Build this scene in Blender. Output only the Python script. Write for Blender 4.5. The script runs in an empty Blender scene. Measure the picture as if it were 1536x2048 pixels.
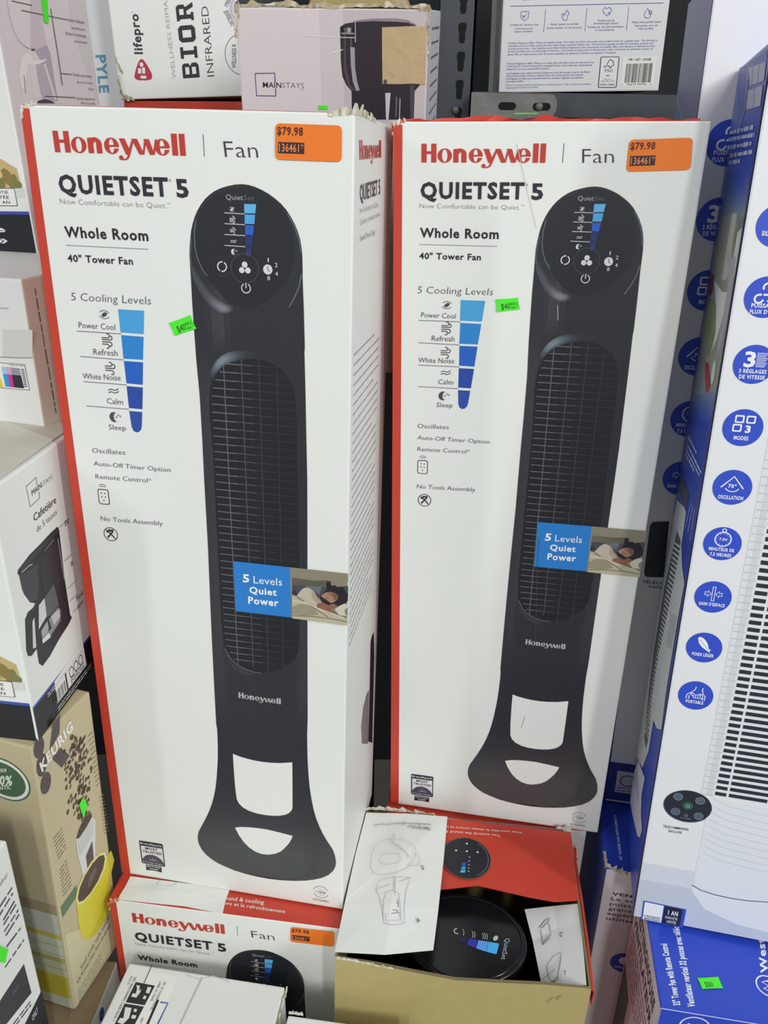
import bpy, bmesh, math, random
from mathutils import Vector, Matrix, Euler
from mathutils.geometry import tessellate_polygon

sc = bpy.context.scene
COL = sc.collection
random.seed(7)

# ------------------------------------------------------------------ camera
CAM = dict(f=1588.89, pitch=0.421850, roll=-0.017285)
cd = bpy.data.cameras.new('camera')
cd.sensor_fit = 'VERTICAL'; cd.sensor_height = 24.0
cd.lens = CAM['f'] / 2048.0 * 24.0
cd.clip_start = 0.02
cam = bpy.data.objects.new('camera', cd); COL.objects.link(cam)
_R = Matrix.Rotation(-CAM['pitch'], 3, 'X') @ Matrix.Rotation(CAM['roll'], 3, 'Y')
_r, _f, _u = _R.col[0], _R.col[1], _R.col[2]
cam.matrix_world = Matrix(((_r[0], _u[0], -_f[0], 0), (_r[1], _u[1], -_f[1], 0), (_r[2], _u[2], -_f[2], 0), (0, 0, 0, 1)))
sc.camera = cam

# ------------------------------------------------------------------ light
w = bpy.data.worlds.new('store_ambient'); sc.world = w; w.use_nodes = True
w.node_tree.nodes['Background'].inputs[0].default_value = (0.93, 0.97, 1.0, 1)
w.node_tree.nodes['Background'].inputs[1].default_value = 0.34
def lamp(name, loc, target, sx, sy, power, col=(0.98, 1.0, 0.985)):
    l = bpy.data.lights.new(name, 'AREA'); l.shape = 'RECTANGLE'; l.size = sx; l.size_y = sy
    l.energy = power; l.color = col
    o = bpy.data.objects.new(name, l); COL.objects.link(o)
    o.location = loc
    o.rotation_euler = (Vector(target) - Vector(loc)).to_track_quat('-Z', 'Y').to_euler()
    return o
lamp('ceiling_light_right', (1.6, -3.6, 2.0), (0.1, 0.8, -0.6), 0.3, 1.2, 75)
lamp('ceiling_light_far_right', (3.5, -1.8, 2.2), (0.1, 0.8, -0.6), 0.3, 1.2, 84)
lamp('ceiling_light_centre', (0.2, -4.4, 2.0), (0.0, 0.8, -0.6), 0.3, 1.2, 64)
lamp('ceiling_light_left', (-3.5, -2.4, 2.1), (0.0, 0.8, -0.6), 0.3, 1.2, 34)
sc.view_settings.view_transform = 'Standard'
sc.view_settings.look = 'None'
sc.view_settings.gamma = 1.0
sc.view_settings.use_curve_mapping = False
sc.view_settings.exposure = 0.0

# ------------------------------------------------------------------ materials
MATS = {}
def lin(h):
    h = h.lstrip('#'); v = [int(h[i:i + 2], 16) / 255 for i in (0, 2, 4)]
    return tuple(x / 12.92 if x <= 0.04045 else ((x + 0.055) / 1.055) ** 2.4 for x in v) + (1,)
def mat(name, hexc, rough=0.5, bump=0.0, scale=6.0, metal=0.0, mottle=0.0, mscale=40.0, spec=0.5):
    if name in MATS: return MATS[name]
    m = bpy.data.materials.new(name); m.use_nodes = True
    nt = m.node_tree; b = nt.nodes['Principled BSDF']
    b.inputs['Base Color'].default_value = lin(hexc)
    b.inputs['Roughness'].default_value = rough
    b.inputs['Metallic'].default_value = metal
    b.inputs['Specular IOR Level'].default_value = spec
    if bump or mottle:
        tc = nt.nodes.new('ShaderNodeTexCoord')
        if bump:
            n = nt.nodes.new('ShaderNodeTexNoise'); n.inputs['Scale'].default_value = scale; n.inputs['Detail'].default_value = 2
            bp = nt.nodes.new('ShaderNodeBump'); bp.inputs['Strength'].default_value = bump; bp.inputs['Distance'].default_value = 0.02
            nt.links.new(tc.outputs['Object'], n.inputs['Vector']); nt.links.new(n.outputs['Fac'], bp.inputs['Height'])
            nt.links.new(bp.outputs['Normal'], b.inputs['Normal'])
        if mottle:
            n2 = nt.nodes.new('ShaderNodeTexNoise'); n2.inputs['Scale'].default_value = mscale; n2.inputs['Detail'].default_value = 5
            mx = nt.nodes.new('ShaderNodeMix'); mx.data_type = 'RGBA'
            c = lin(hexc)
            mx.inputs[6].default_value = tuple(x * (1 - mottle) for x in c[:3]) + (1,)
            mx.inputs[7].default_value = tuple(min(1, x * (1 + mottle * 0.6)) for x in c[:3]) + (1,)
            nt.links.new(tc.outputs['Object'], n2.inputs['Vector']); nt.links.new(n2.outputs['Fac'], mx.inputs[0])
            nt.links.new(mx.outputs[2], b.inputs['Base Color'])
    MATS[name] = m
    return m
def ink(hexc, rough=0.42):
    return mat('ink_' + hexc.lstrip('#'), hexc, rough)
WHITE = mat('coated_white_board', '#e9ebe6', 0.40, 0.03, 5.0)
LAV = mat('coated_cool_white_board', '#e6e7ea', 0.40, 0.03, 5.0)
MATTE = mat('uncoated_white_board', '#e8e9e6', 0.6, 0.05, 9.0, mottle=0.03, mscale=18)
RED = mat('coated_red_board', '#c8402f', 0.42, 0.03, 6.0)
KRAFT = mat('kraft_board', '#b0a06a', 0.8, 0.06, 30.0, mottle=0.10, mscale=60)
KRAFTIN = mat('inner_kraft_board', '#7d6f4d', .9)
KRAFTL = mat('torn_grey_board', '#bfb594', 0.9, 0.2, 60.0, mottle=0.2, mscale=120)
PULP = mat('torn_paper_fibre', '#d8d3c2', 0.9, 0.2, 80.0, mottle=0.15, mscale=150)
BLACK = mat('coated_black_board', '#1b1c22', 0.45, 0.03, 6.0)
STEEL = mat('painted_dark_steel', '#262d38', 0.5, 0.02, 20.0, mottle=0.2, mscale=30)
GALV = mat('galvanised_steel', '#6d6a68', 0.5, 0.05, 40.0, metal=0.3, mottle=0.35, mscale=25)
GREEN = mat('fluorescent_green_paper', '#4df02c', 0.6)
ORANGE = mat('orange_label_paper', '#ef7a1f', 0.5)

# ------------------------------------------------------------------ helpers
POSE = {
    'A': ((-0.3291, 0.7870, 0.0362), (-0.01858, 0.01320, -0.15953), (0.3034, 0.9200, 0.2100)),
    'B': ((0.0027, 0.8870, 0.0315), (0.02809, -0.01066, -0.18063), (0.3034, 0.9200, 0.2100)),
    'C': ((-0.3479, 0.7316, -0.8843), (0.00053, 0.02009, -0.10998), (0.3033, 0.9200, 0.2100)),
    'D': ((-0.0496, 0.6496, -0.8776), (0.01872, 0.01779, -0.09969), (0.3030, 0.9200, 0.2317)),
    'E': ((0.3134, 0.7550, 0.0938), (-0.04197, -0.02148, -0.23108), (0.3200, 0.9690, 0.1720)),
    'F': ((0.3176, 0.9319, 0.1731), (-0.00492, -0.02477, -0.19751), (0.3300, 1.0600, 0.1250)),
    'G': ((0.3143, 0.7976, -0.8900), (0.00000, 0.00000, -0.15010), (0.3300, 0.9000, 0.2800)),
    'H': ((0.3236, 0.5945, -0.8780), (0.00000, 0.00000, -0.15708), (0.3200, 0.9000, 0.1750)),
    'K': ((-0.5575, 0.6851, -0.2793), (0.01921, 0.02308, -0.10125), (0.2000, 0.2937, 0.2136)),
    'R': ((-0.6093, 0.7282, -0.5691), (-0.00864, 0.03381, -0.26939), (0.2500, 0.4232, 0.1026)),
    'L': ((-0.6676, 0.8940, -0.1175), (0.00265, 0.01087, -0.20557), (0.3000, 0.1632, 0.2000)),
    'J': ((-0.6414, 1.0850, 0.1687), (0.01252, -0.01932, -0.23378), (0.2000, 0.2937, 0.1887)),
    'S': ((-0.6204, 0.3318, -0.6415), (-0.00597, 0.00347, -0.14382), (0.2000, 0.3500, 0.3000)),
    'M': ((-0.4398, 1.4286, 0.3739), (-0.02398, -0.03198, -0.15833), (0.2400, 0.3000, 0.1500)),
    'O': ((-0.1906, 1.1200, 0.1604), (0.13533, 0.01158, -0.10719), (0.2352, 0.4570, 0.2434)),
    'Q': ((0.1634, 1.4138, 0.3733), (0.04790, -0.02275, -0.05359), (0.2497, 0.2800, 0.3000)),
    'T': ((-0.3476, 0.4997, -0.9600), (0.00000, 0.00000, -0.13984), (0.2071, 0.8400, 0.2000)),
    'I': ((-0.7200, 1.6400, 0.4200), (0.00000, 0.00000, 0.00000), (0.2500, 0.7150, 0.2000)),
}
def euler(p): return Euler((p[0], p[1], p[2]), 'YXZ')
class Box:
    """a carton: corner frame has u to the right, d to the back, v down from the top front left corner"""
    def __init__(self, name, key, label, cat, group=None, mats=None, pose=None, open_top=False, bevel=0.0022, body='body'):
        (o, r, (self.W, self.H, self.D)) = pose or POSE[key]
        R = euler(r).to_matrix()
        base = Vector(o) + R @ Vector((self.W / 2, self.D / 2, -self.H))
        e = bpy.data.objects.new(name, None); COL.objects.link(e)
        e.location = base; e.rotation_mode = 'YXZ'; e.rotation_euler = euler(r)
        e.empty_display_size = 0.05
        e['label'] = label; e['category'] = cat
        if group: e['group'] = group
        self.root = e
        m = dict(front=WHITE, right=WHITE, left=WHITE, back=WHITE, top=WHITE, bottom=KRAFT)
        m.update(mats or {})
        bm = bmesh.new()
        ml = []
        W, H, D = self.W, self.H, self.D
        vs = [bm.verts.new((x * W - W / 2, y * D - D / 2, z * H)) for z in (0, 1) for y in (0, 1) for x in (0, 1)]
        faces = dict(bottom=(0, 2, 3, 1), top=(4, 5, 7, 6), front=(0, 1, 5, 4), back=(2, 6, 7, 3), left=(0, 4, 6, 2), right=(1, 3, 7, 5))
        for k, ix in faces.items():
            if open_top and k == 'top': continue
            fv = [vs[i] for i in ix]
            if open_top and k == 'front':
                # the cut top edge of the front wall sags
                fv = [vs[0], vs[1], vs[5]] + [bm.verts.new((u - W / 2, -D / 2, H - dz)) for u, dz in ((.25, .003), (.20, .009), (.145, .0145), (.10, .010), (.05, .004))] + [vs[4]]
            f = bm.faces.new(fv)
            if m[k] not in ml: ml.append(m[k])
            f.material_index = ml.index(m[k])
        if bevel and not open_top:
            bmesh.ops.bevel(bm, geom=bm.edges[:], offset=bevel, segments=2, affect='EDGES', profile=0.6, material=-1)
        self.body = self.link(body, bm, ml)
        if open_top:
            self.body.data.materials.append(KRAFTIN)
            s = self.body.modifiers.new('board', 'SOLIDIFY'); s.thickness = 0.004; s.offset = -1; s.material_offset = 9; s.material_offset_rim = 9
    def link(self, name, bm, ml, parent=None, smooth=False):
        me = bpy.data.meshes.new(name); bm.to_mesh(me); bm.free()
        for x in ml: me.materials.append(x)
        if smooth:
            for p in me.polygons: p.use_smooth = True
        o = bpy.data.objects.new(name, me); COL.objects.link(o); o.parent = parent or self.root
        return o
    def loc(self, u, d, v): return Vector((u - self.W / 2, d - self.D / 2, self.H - v))
    def face(self, f):
        W, D = self.W, self.D
        if callable(f): return f
        return {'front': lambda a, b, o: self.loc(a, -o, b), 'right': lambda a, b, o: self.loc(W + o, a, b),
                'left': lambda a, b, o: self.loc(-o, a, b), 'top': lambda a, b, o: self.loc(a, b, -o)}[f]

_TX = {}
def text_mesh(s, off):
    k = (s, off)
    if k not in _TX:
        c = bpy.data.curves.new('txt', 'FONT'); c.body = s; c.size = 1; c.offset = off; c.resolution_u = 2
        c.space_character = 1.0 + max(0, off) * 4.2
        o = bpy.data.objects.new('txt', c)
        me = bpy.data.meshes.new_from_object(o)
        vs = [(v.co.x, v.co.y) for v in me.vertices]; fs = [tuple(p.vertices) for p in me.polygons]
        bpy.data.objects.remove(o); bpy.data.curves.remove(c); bpy.data.meshes.remove(me)
        _TX[k] = (vs, fs, min(x for x, y in vs), max(x for x, y in vs))
    return _TX[k]
CAPH = max(y for x, y in text_mesh('H', 0)[0])
STEP = 0.00011
class Print:
    """ink printed on (or a label stuck to) one face of a box, as one thin mesh"""
    def __init__(self, box, face, name, parent=None, base=0):
        self.box = box; self.f = box.face(face); self.name = name; self.parent = parent; self.bm = bmesh.new(); self.ml = []; self.base = base; self.k = 0
    def mi(self, m):
        if isinstance(m, str): m = ink(m)
        if m not in self.ml: self.ml.append(m)
        return self.ml.index(m)
    def faces(self, m, pts, tris, z):
        self.k = (self.k + 1) % 30; h = STEP * (z + self.base) + self.k * 3e-6
        mi = self.mi(m); vs = [self.bm.verts.new(self.f(a, b, h)) for a, b in pts]
        for t in tris:
            try: self.bm.faces.new([vs[i] for i in t]).material_index = mi
            except ValueError: pass
    def q(self, m, pts, z=1):
        pts = [tuple(p) for p in pts]
        tr = [tuple(range(len(pts)))] if len(pts) < 4 else tessellate_polygon([[Vector((a, b, 0)) for a, b in pts]])
        self.faces(m, pts, tr, z); return self
    def l(self, m, pts, wd, z=2, close=False):
        P = [Vector(p) for p in pts]
        if close: P = P + [P[0]]
        L, Rr = [], []
        for i, p in enumerate(P):
            a = P[i - 1] if i > 0 else (P[-2] if close else None); b = P[i + 1] if i < len(P) - 1 else (P[1] if close else None)
            t = Vector((0, 0))
            if a is not None and (p - a).length > 0: t += (p - a).normalized()
            if b is not None and (b - p).length > 0: t += (b - p).normalized()
            if t.length == 0: t = Vector((1, 0))
            t.normalize(); n = Vector((-t.y, t.x)) * wd / 2
            L.append(p + n); Rr.append(p - n)
        n = len(P); pts = [tuple(x) for x in L + Rr]
        self.faces(m, pts, [(i, i + 1, n + i + 1, n + i) for i in range(n - 1)], z); return self
    def e(self, m, c, rx, ry=None, z=1, rot=0, n=40):
        ry = ry or rx; pts = []
        for i in range(n):
            t = 2 * math.pi * i / n; x, y = rx * math.cos(t), ry * math.sin(t)
            pts.append((c[0] + x * math.cos(rot) - y * math.sin(rot), c[1] + x * math.sin(rot) + y * math.cos(rot)))
        self.faces(m, pts, [tuple(range(n))], z); return self
    def arc(self, m, c, r, a0, a1, wd, z=2, ry=None, n=20):
        ry = ry or r
        return self.l(m, [(c[0] + r * math.cos(math.radians(a0 + (a1 - a0) * i / n)), c[1] + ry * math.sin(math.radians(a0 + (a1 - a0) * i / n))) for i in range(n + 1)], wd, z)
    def ring(self, m, c, r, wd, z=2, ry=None): return self.arc(m, c, r, 0, 360, wd, z, ry, 36)
    def rr(self, m, x0, y0, x1, y1, r, z=1):
        pts = []
        for cx, cy, a in ((x1 - r, y0 + r, -90), (x1 - r, y1 - r, 0), (x0 + r, y1 - r, 90), (x0 + r, y0 + r, 180)):
            for k in range(6):
                t = math.radians(a + 18 * k); pts.append((cx + r * math.cos(t), cy + r * math.sin(t)))
        return self.q(m, pts, z)
    def cells(self, outline, v0, v1, nv, nu, fn, z=1):
        """fill an outline with small printed cells whose tone follows fn(s, v): s runs 0..1 across"""
        def span(v):
            xs = []
            for i in range(len(outline)):
                (a, b), (c, d) = outline[i], outline[(i + 1) % len(outline)]
                if (b - v) * (d - v) < 0: xs.append(a + (c - a) * (v - b) / (d - b))
            return (min(xs), max(xs)) if xs else None
        for i in range(nv):
            va, vb = v0 + (v1 - v0) * i / nv, v0 + (v1 - v0) * (i + 1) / nv
            A, B = span(va + 1e-6), span(vb - 1e-6)
            if not A or not B: continue
            for j in range(nu):
                s0, s1 = j / nu, (j + 1) / nu
                col = fn((s0 + s1) / 2, (va + vb) / 2); h = '#%02x%02x%02x' % tuple(int(max(0, min(255, round(x / 2) * 2))) for x in col)
                mi = self.mi(h); hh = STEP * (z + self.base)
                vs = [self.bm.verts.new(self.f(a, b, hh)) for a, b in ((A[0] + (A[1] - A[0]) * s0, va), (A[0] + (A[1] - A[0]) * s1, va), (B[0] + (B[1] - B[0]) * s1, vb), (B[0] + (B[1] - B[0]) * s0, vb))]
                self.bm.faces.new(vs).material_index = mi
        return self
    def strip(self, A, B, fn, z=2, n=24, m=5):
        """a printed band between two curves, toned by fn(s along, t across)"""
        def at(C, s):
            x = s * (len(C) - 1); k = min(int(x), len(C) - 2); return Vector(C[k]).lerp(Vector(C[k + 1]), x - k)
        for i in range(n):
            for j in range(m):
                P = []
                for ds, dt in ((0, 0), (1, 0), (1, 1), (0, 1)):
                    a, b = at(A, (i + ds) / n), at(B, (i + ds) / n); P.append(a.lerp(b, (j + dt) / m))
                col = fn((i + .5) / n, (j + .5) / m); h = '#%02x%02x%02x' % tuple(int(max(0, min(255, round(x / 3) * 3))) for x in col)
                mi = self.mi(h); hh = STEP * (z + self.base)
                self.bm.faces.new([self.bm.verts.new(self.f(p.x, p.y, hh)) for p in P]).material_index = mi
        return self
    def t(self, m, s, bl, br, tl, z=3, b=0.0):
        vs, fs, x0, x1 = text_mesh(s, b)
        X = (Vector(br) - Vector(bl)) / (x1 - x0); Y = (Vector(tl) - Vector(bl)) / CAPH
        self.faces(m, [tuple(Vector(bl) + X * (x - x0) + Y * y) for x, y in vs], fs, z); return self
    def tw(self, m, s, x, y, wd, h, z=3, b=0.0): return self.t(m, s, (x, y), (x + wd, y), (x, y - h), z, b)
    def end(self, parent=None):
        return self.box.link(self.name, self.bm, self.ml, parent or self.parent)
def bil(q, s, t):
    a, b, c, d = [Vector(p) for p in q]
    return tuple((a * (1 - s) + b * s) * (1 - t) + (d * (1 - s) + c * s) * t)
def bil_pts(q, t): return [bil(q, 0, t), bil(q, 1, t)]

def shards(box, name, pts, rad, mats, seed, parent=None, normal=(0, -1, 0)):
    """torn, frayed board along a corner or edge: jagged folded scraps with thickness"""
    rnd = random.Random(seed); bm = bmesh.new()
    P = [box.loc(*p) for p in pts]; N = Vector(normal).normalized()
    n = max(8, len(P) * 6); top, bot = [], []
    for i in range(n + 1):
        t = i / n * (len(P) - 1); k = min(int(t), len(P) - 2); p = P[k].lerp(P[k + 1], t - k)
        j = Vector((rnd.uniform(-1, 1), rnd.uniform(-1, 1), rnd.uniform(-1, 1))) * rad * 0.22
        h = rnd.random() ** 3
        bot.append(bm.verts.new(p + N * 0.0006 - Vector((0, 0, rad * rnd.uniform(0.15, 0.5)))))
        top.append(bm.verts.new(p + N * (0.0008 + rad * rnd.uniform(0.0, 0.35)) + Vector((0, 0, rad * (0.08 + 0.7 * h))) + j))
    for i in range(n):
        f = bm.faces.new((bot[i], bot[i + 1], top[i + 1], top[i])); f.material_index = rnd.choice((0, 0, 1)) if len(mats) > 1 else 0
    o = box.link(name, bm, mats, parent)
    s = o.modifiers.new('board', 'SOLIDIFY'); s.thickness = 0.0016
    return o

# "Honeywell" logotype: own letterforms in a 1188 x 180 frame (y down from the cap line, baseline at 180)
def logo(pr, m, bl, br, tl, z=3):
    bl, br, tl = Vector(bl), Vector(br), Vector(tl)
    X = (br - bl) / 1188.0; Y = (bl - tl) / 180.0
    def M(x, y): return tuple(tl + X * x + Y * y)
    def poly(*p): pr.q(m, [M(x, y) for x, y in p], z)
    def ring(cx, cy, ro, so, ri, si, a0=0, a1=360, n=28):
        A = [math.radians(a0 + (a1 - a0) * i / n) for i in range(n + 1)]
        pts = [M(cx + ro * math.cos(a), cy + so * math.sin(a)) for a in A] + [M(cx + ri * math.cos(a), cy + si * math.sin(a)) for a in A]
        pr.faces(m, pts, [(i, i + 1, n + 1 + i + 1, n + 1 + i) for i in range(n)], z)
    # H
    poly((0, 0), (51, 0), (51, 180), (0, 180)); poly((96, 0), (147, 0), (147, 180), (96, 180)); poly((51, 72), (96, 72), (96, 98), (51, 98))
    # o
    ring(228, 114, 70, 69, 27, 60)
    # n
    poly((311, 53), (330, 50), (362, 50), (362, 180), (311, 180)); poly((388, 100), (439, 100), (439, 180), (388, 180))
    ring(375, 104, 64, 58, 13, 40, 180, 360, 20); poly((362, 92), (372, 62), (395, 50), (405, 66), (388, 72), (362, 100))
    # e, e
    for cx in (527, 982):
        ring(cx, 114, 67, 69, 22, 60, 20, 360, 28)
        poly((cx - 25, 108), (cx + 67, 104), (cx + 67, 122), (cx - 25, 122)); ring(cx, 114, 67, 69, 52, 52, 20, 62, 8)
    # y
    poly((600, 50), (652, 50), (684, 135), (672, 182), (650, 182)); poly((720, 50), (740, 50), (682, 200), (664, 200), (660, 180))
    poly((664, 196), (684, 196), (668, 220), (640, 233), (612, 231), (626, 222), (648, 216)); ring(604, 212, 20, 20, 0.1, 0.1)
    # w
    poly((712, 50), (764, 50), (816, 180), (772, 180)); poly((816, 180), (800, 180), (826, 62), (846, 62))
    poly((820, 50), (870, 50), (910, 180), (866, 180)); poly((910, 180), (892, 180), (900, 150), (924, 50), (940, 50))
    # l, l
    for x in (1069, 1137): poly((x, 0), (x + 51, 0), (x + 51, 180), (x, 180))

def price_label(box, quad, face='front', dirt=False):
    pr = Print(box, face, 'price_label', base=8)
    Q = lambda s, t: bil(quad, s, t)
    r = 0.07; pts = []
    for cx, cy, a in ((1 - r, 2 * r, -90), (1 - r, 1 - 2 * r, 0), (r, 1 - 2 * r, 90), (r, 2 * r, 180)):
        for k in range(5):
            t = math.radians(a + 22.5 * k); pts.append(Q(cx + r * math.cos(t), cy + 2 * r * math.sin(t)))
    pr.q(ORANGE, pts, 0)
    lab = pr.end(); pr = Print(box, face, 'price_lettering', base=8)
    pr.t('#5a2318', '$79.98', Q(.03, .31), Q(.42, .31), Q(.03, .10), 2, .03)
    pr.q('#35202a', [Q(.045, .51), Q(.44, .51), Q(.44, .82), Q(.045, .82)], 2)
    pr.t('#e8854a', '136461*', Q(.06, .77), Q(.43, .77), Q(.06, .56), 4, .02)
    pr.end(lab); lab['label'] = 'orange price label'; return lab
def price_tag(box, quad, face='front', price=None, extra=True, z=9):
    pr = Print(box, face, 'price_tag', base=z)
    pr.q(GREEN, [bil(quad, s, t) for s, t in ((0, 0), (.5, .02), (1, 0), (.98, .5), (1, 1), (.5, .98), (0, 1), (.02, .5))], 0)
    if price:
        Q = lambda s, t: bil(quad, s, t)
        pr.t('#1d4a18', price, Q(.22, .86), Q(.60, .86), Q(.22, .40), 2, .0)
        if extra:
            pr.t('#1d4a18', 'EE', Q(.63, .58), Q(.83, .58), Q(.63, .38), 2); pr.t('#1d4a18', 'AA', Q(.63, .88), Q(.83, .88), Q(.63, .68), 2)
            for t in (.4, .5, .6, .75): pr.l('#1d4a18', [Q(.86, t), Q(.94, t)], 0.0004, 2)
    o = pr.end(); o['label'] = 'bright green price tag'; return o
def scribble(pr, m, p0, p1, wd, seed=0, z=2, gap=0.12):
    """a line of print too small to read: word-like dashes"""
    rnd = random.Random(seed); a, b = Vector(p0), Vector(p1); L = (b - a).length; x = 0.0
    while x < L:
        k = wd * rnd.uniform(1.6, 6.0); e = min(L, x + k)
        pr.l(m, [tuple(a.lerp(b, x / L)), tuple(a.lerp(b, e / L))], wd * rnd.uniform(.55, .8), z); x = e + wd * rnd.uniform(.5, .9)

# ------------------------------------------------------------------ the place
def slab(name, x0, x1, y0, y1, z0, z1, m, kind='structure'):
    bm = bmesh.new(); bmesh.ops.create_cube(bm, size=1)
    for v in bm.verts: v.co = Vector((x0 + (v.co.x + .5) * (x1 - x0), y0 + (v.co.y + .5) * (y1 - y0), z0 + (v.co.z + .5) * (z1 - z0)))
    me = bpy.data.meshes.new(name); bm.to_mesh(me); bm.free(); me.materials.append(m)
    o = bpy.data.objects.new(name, me); COL.objects.link(o)
    if kind: o['kind'] = kind
    return o
FLOOR_Z = -1.812
slab('floor', -3, 3, -3, 2.3, FLOOR_Z - .1, FLOOR_Z, mat('concrete_floor', '#6f6a66', .6, .1, 12, mottle=.15, mscale=8))
slab('wall_back', -3, 3, 2.05, 2.15, FLOOR_Z, 2.3, mat('dark_wall', '#15161a', .8, mottle=.1))

# ------------------------------------------------------------------ tall white and red fan cartons
DK = '#2b2d33'
def honeywell_front(b, seed=0):
    pr = Print(b, 'front', 'red_border', base=1)
    pr.q(RED, [(0.0006, .002), (.0093, .0034), (.0128, .9186), (0.0006, .9186)], 0); pr.end()
    # ---- lettering
    pr = Print(b, 'front', 'brand_logo', base=1)
    logo(pr, '#c03a30', (0.0292,0.0377), (0.1529,0.0372), (0.0288,0.0204))
    pr.end(); pr = Print(b, 'front', 'divider_line', base=1)
    pr.l('#4a4a4e', [(.1695, .0197), (.1697, .0373)], .0006)
    pr.end(); pr = Print(b, 'front', 'product_kind', base=1)
    pr.t('#3a3a3e', 'Fan', (0.1887,0.0372), (0.2187,0.0370), (0.1874,0.0246), 3, -.012)
    pr.end(); pr = Print(b, 'front', 'product_name', base=1)
    pr.t('#2a2c33', 'QUIETSET', (0.0289,0.0715), (0.1345,0.0707), (0.0286,0.0569), 3, .036)
    pr.t('#2a2c33', '5', (0.1421,0.0709), (0.1538,0.0709), (0.1410,0.0569), 3, .036)
    pr.t('#5a5a5e', '®', (0.1354,0.0589), (0.1377,0.0588), (0.1352,0.0567))
    pr.t('#6a6a6c', 'Now Comfortable can be Quiet.', (0.0282,0.0812), (0.1316,0.0811), (0.0281,0.0767), 3, -.018)
    pr.t('#6a6a6c', '™', (0.1321,0.0783), (0.1354,0.0783), (0.1319,0.0765), 3, -.012)
    pr.end(); pr = Print(b, 'front', 'size_lettering', base=1)
    pr.t('#26272b', 'Whole Room', (0.0291,0.1100), (0.1116,0.1098), (0.0289,0.1009), 3, .026)
    pr.l('#8a8a8c', [(0.0286,0.1174), (0.1107,0.1173)], .0006)
    pr.t('#26272b', '40" Tower Fan', (0.0289,0.1320), (0.0943,0.1317), (0.0288,0.1258), 3, .022)
    pr.end(); pr = Print(b, 'front', 'feature_lettering', base=1)
    G = '#4a4c50'
    pr.t(G, '5 Cooling Levels', (0.0276,0.1679), (0.1088,0.1674), (0.0283,0.1606), 3, -.012)
    for s, a, c, d in (('Power Cool', (0.0319,0.1939), (0.0699,0.1938), (0.0323,0.1883)), ('Refresh', (0.0443,0.2193), (0.0697,0.2190), (0.0445,0.2134)),
                       ('White Noise', (0.0300,0.2445), (0.0703,0.2435), (0.0301,0.2388)), ('Calm', (0.0529,0.2683), (0.0702,0.2681), (0.0531,0.2627)), ('Sleep', (0.0520,0.2956), (0.0706,0.2952), (0.0521,0.2902))):
        pr.t(G, s, a, c, d, 3, -.004)
    for a, c in (((0.0293,0.1972), (0.0755,0.1971)), ((0.0297,0.2221), (0.0756,0.2225)), ((0.0298,0.2474), (0.0763,0.2474)), ((0.0300,0.2725), (0.0762,0.2725))):
        pr.l('#6a6c70', [a, c], .0007)
    pr.t(G, 'Oscillates', (0.0304,0.3225), (0.0671,0.3216), (0.0307,0.3173), 3, -.006)
    pr.t(G, 'Auto-Off Timer Option', (0.0304,0.3367), (0.1151,0.3363), (0.0307,0.3318), 3, -.006)
    pr.t(G, 'Remote Control*', (0.0308,0.3513), (0.0929,0.3503), (0.0311,0.3462), 3, -.006)
    pr.t(G, 'No Tools Assembly', (0.0311,0.3997), (0.1016,0.3983), (0.0314,0.3944), 3, -.006)
    pr.end()
    # ---- level chart with its little pictograms
    pr = Print(b, 'front', 'level_chart', base=1)
    pr.q('#4aa3dd', [(0.0748,0.1737),(0.1013,0.1736),(0.0988,0.1959),(0.0749,0.1958)]); pr.q('#2f86d2', [(0.0754,0.1982),(0.0984,0.1985),(0.0957,0.2211),(0.0753,0.2212)])
    pr.q('#2563c4', [(0.0755,0.2235),(0.0955,0.2235),(0.0931,0.2462),(0.0760,0.2458)]); pr.q('#2b4ba6', [(0.0758,0.2487),(0.0929,0.2488),(0.0904,0.2714),(0.0761,0.2711)])
    pr.q('#3050a4', [(0.0760,0.2742),(0.0899,0.2742),(0.0881,0.2891),(0.0871,0.2927),(0.0845,0.2955),(0.0815,0.2963),(0.0786,0.2949),(0.0770,0.2907)])
    icons(pr, [(0.0601,0.1796), (0.0604,0.2050), (0.0605,0.2319), (0.0613,0.2549), (0.0590,0.2820)], '#4a4c50', .0062)
    pr.end()
    pr = Print(b, 'front', 'feature_pictograms', base=1)
    x, y = (0.0374,0.3715); K = '#34363a'
    pr.rr(K, x - .0063, y - .0088, x + .0063, y + .0088, .0025, 1); pr.rr(WHITE, x - .0053, y - .0078, x + .0053, y + .0078, .0018, 2)
    for i, j in ((-1, -1), (1, -1), (-1, 0), (1, 0), (0, 1)): pr.e(K, (x + i * .002, y + j * .0042), .0008, z=3, n=10)
    pr.arc(K, (x, y - .009), .0032, 215, 325, .0006, 2); pr.arc(K, (x, y - .0088), .0055, 220, 320, .0006, 2)
    x, y = (0.0407,0.4149)
    pr.ring(K, (x, y), .0078, .0009, 2); pr.l(K, [(x - .0055, y - .0055), (x + .0055, y + .0055)], .0008, 2)
    pr.l(K, [(x - .004, y + .0045), (x + .0028, y - .0035)], .0018, 2); pr.l(K, [(x - .0045, y - .002), (x - .001, y - .0048), (x + .0015, y - .0042)], .0024, 2)
    pr.l(K, [(x + .0042, y + .0042), (x - .0018, y - .0025)], .0015, 2); pr.e(K, (x + .0026, y - .0048), .0013, z=2, n=10)
    pr.end()
    fan_picture(b)
    # ---- blue panel with the photograph of a sleeper
    pr = Print(b, 'front', 'photo_panel', base=9)
    pr.q('#2a80d0', [(.1783, .4313), (.2411, .4313), (.2414, .4926), (.1788, .4926)])
    pr.q('#8d8672', [(.2411, .4313), (.3034, .4315), (.3034, .4928), (.2414, .4926)])
    pp = pr.end(); pr = Print(b, 'front', 'panel_lettering', parent=pp, base=9)
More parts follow.
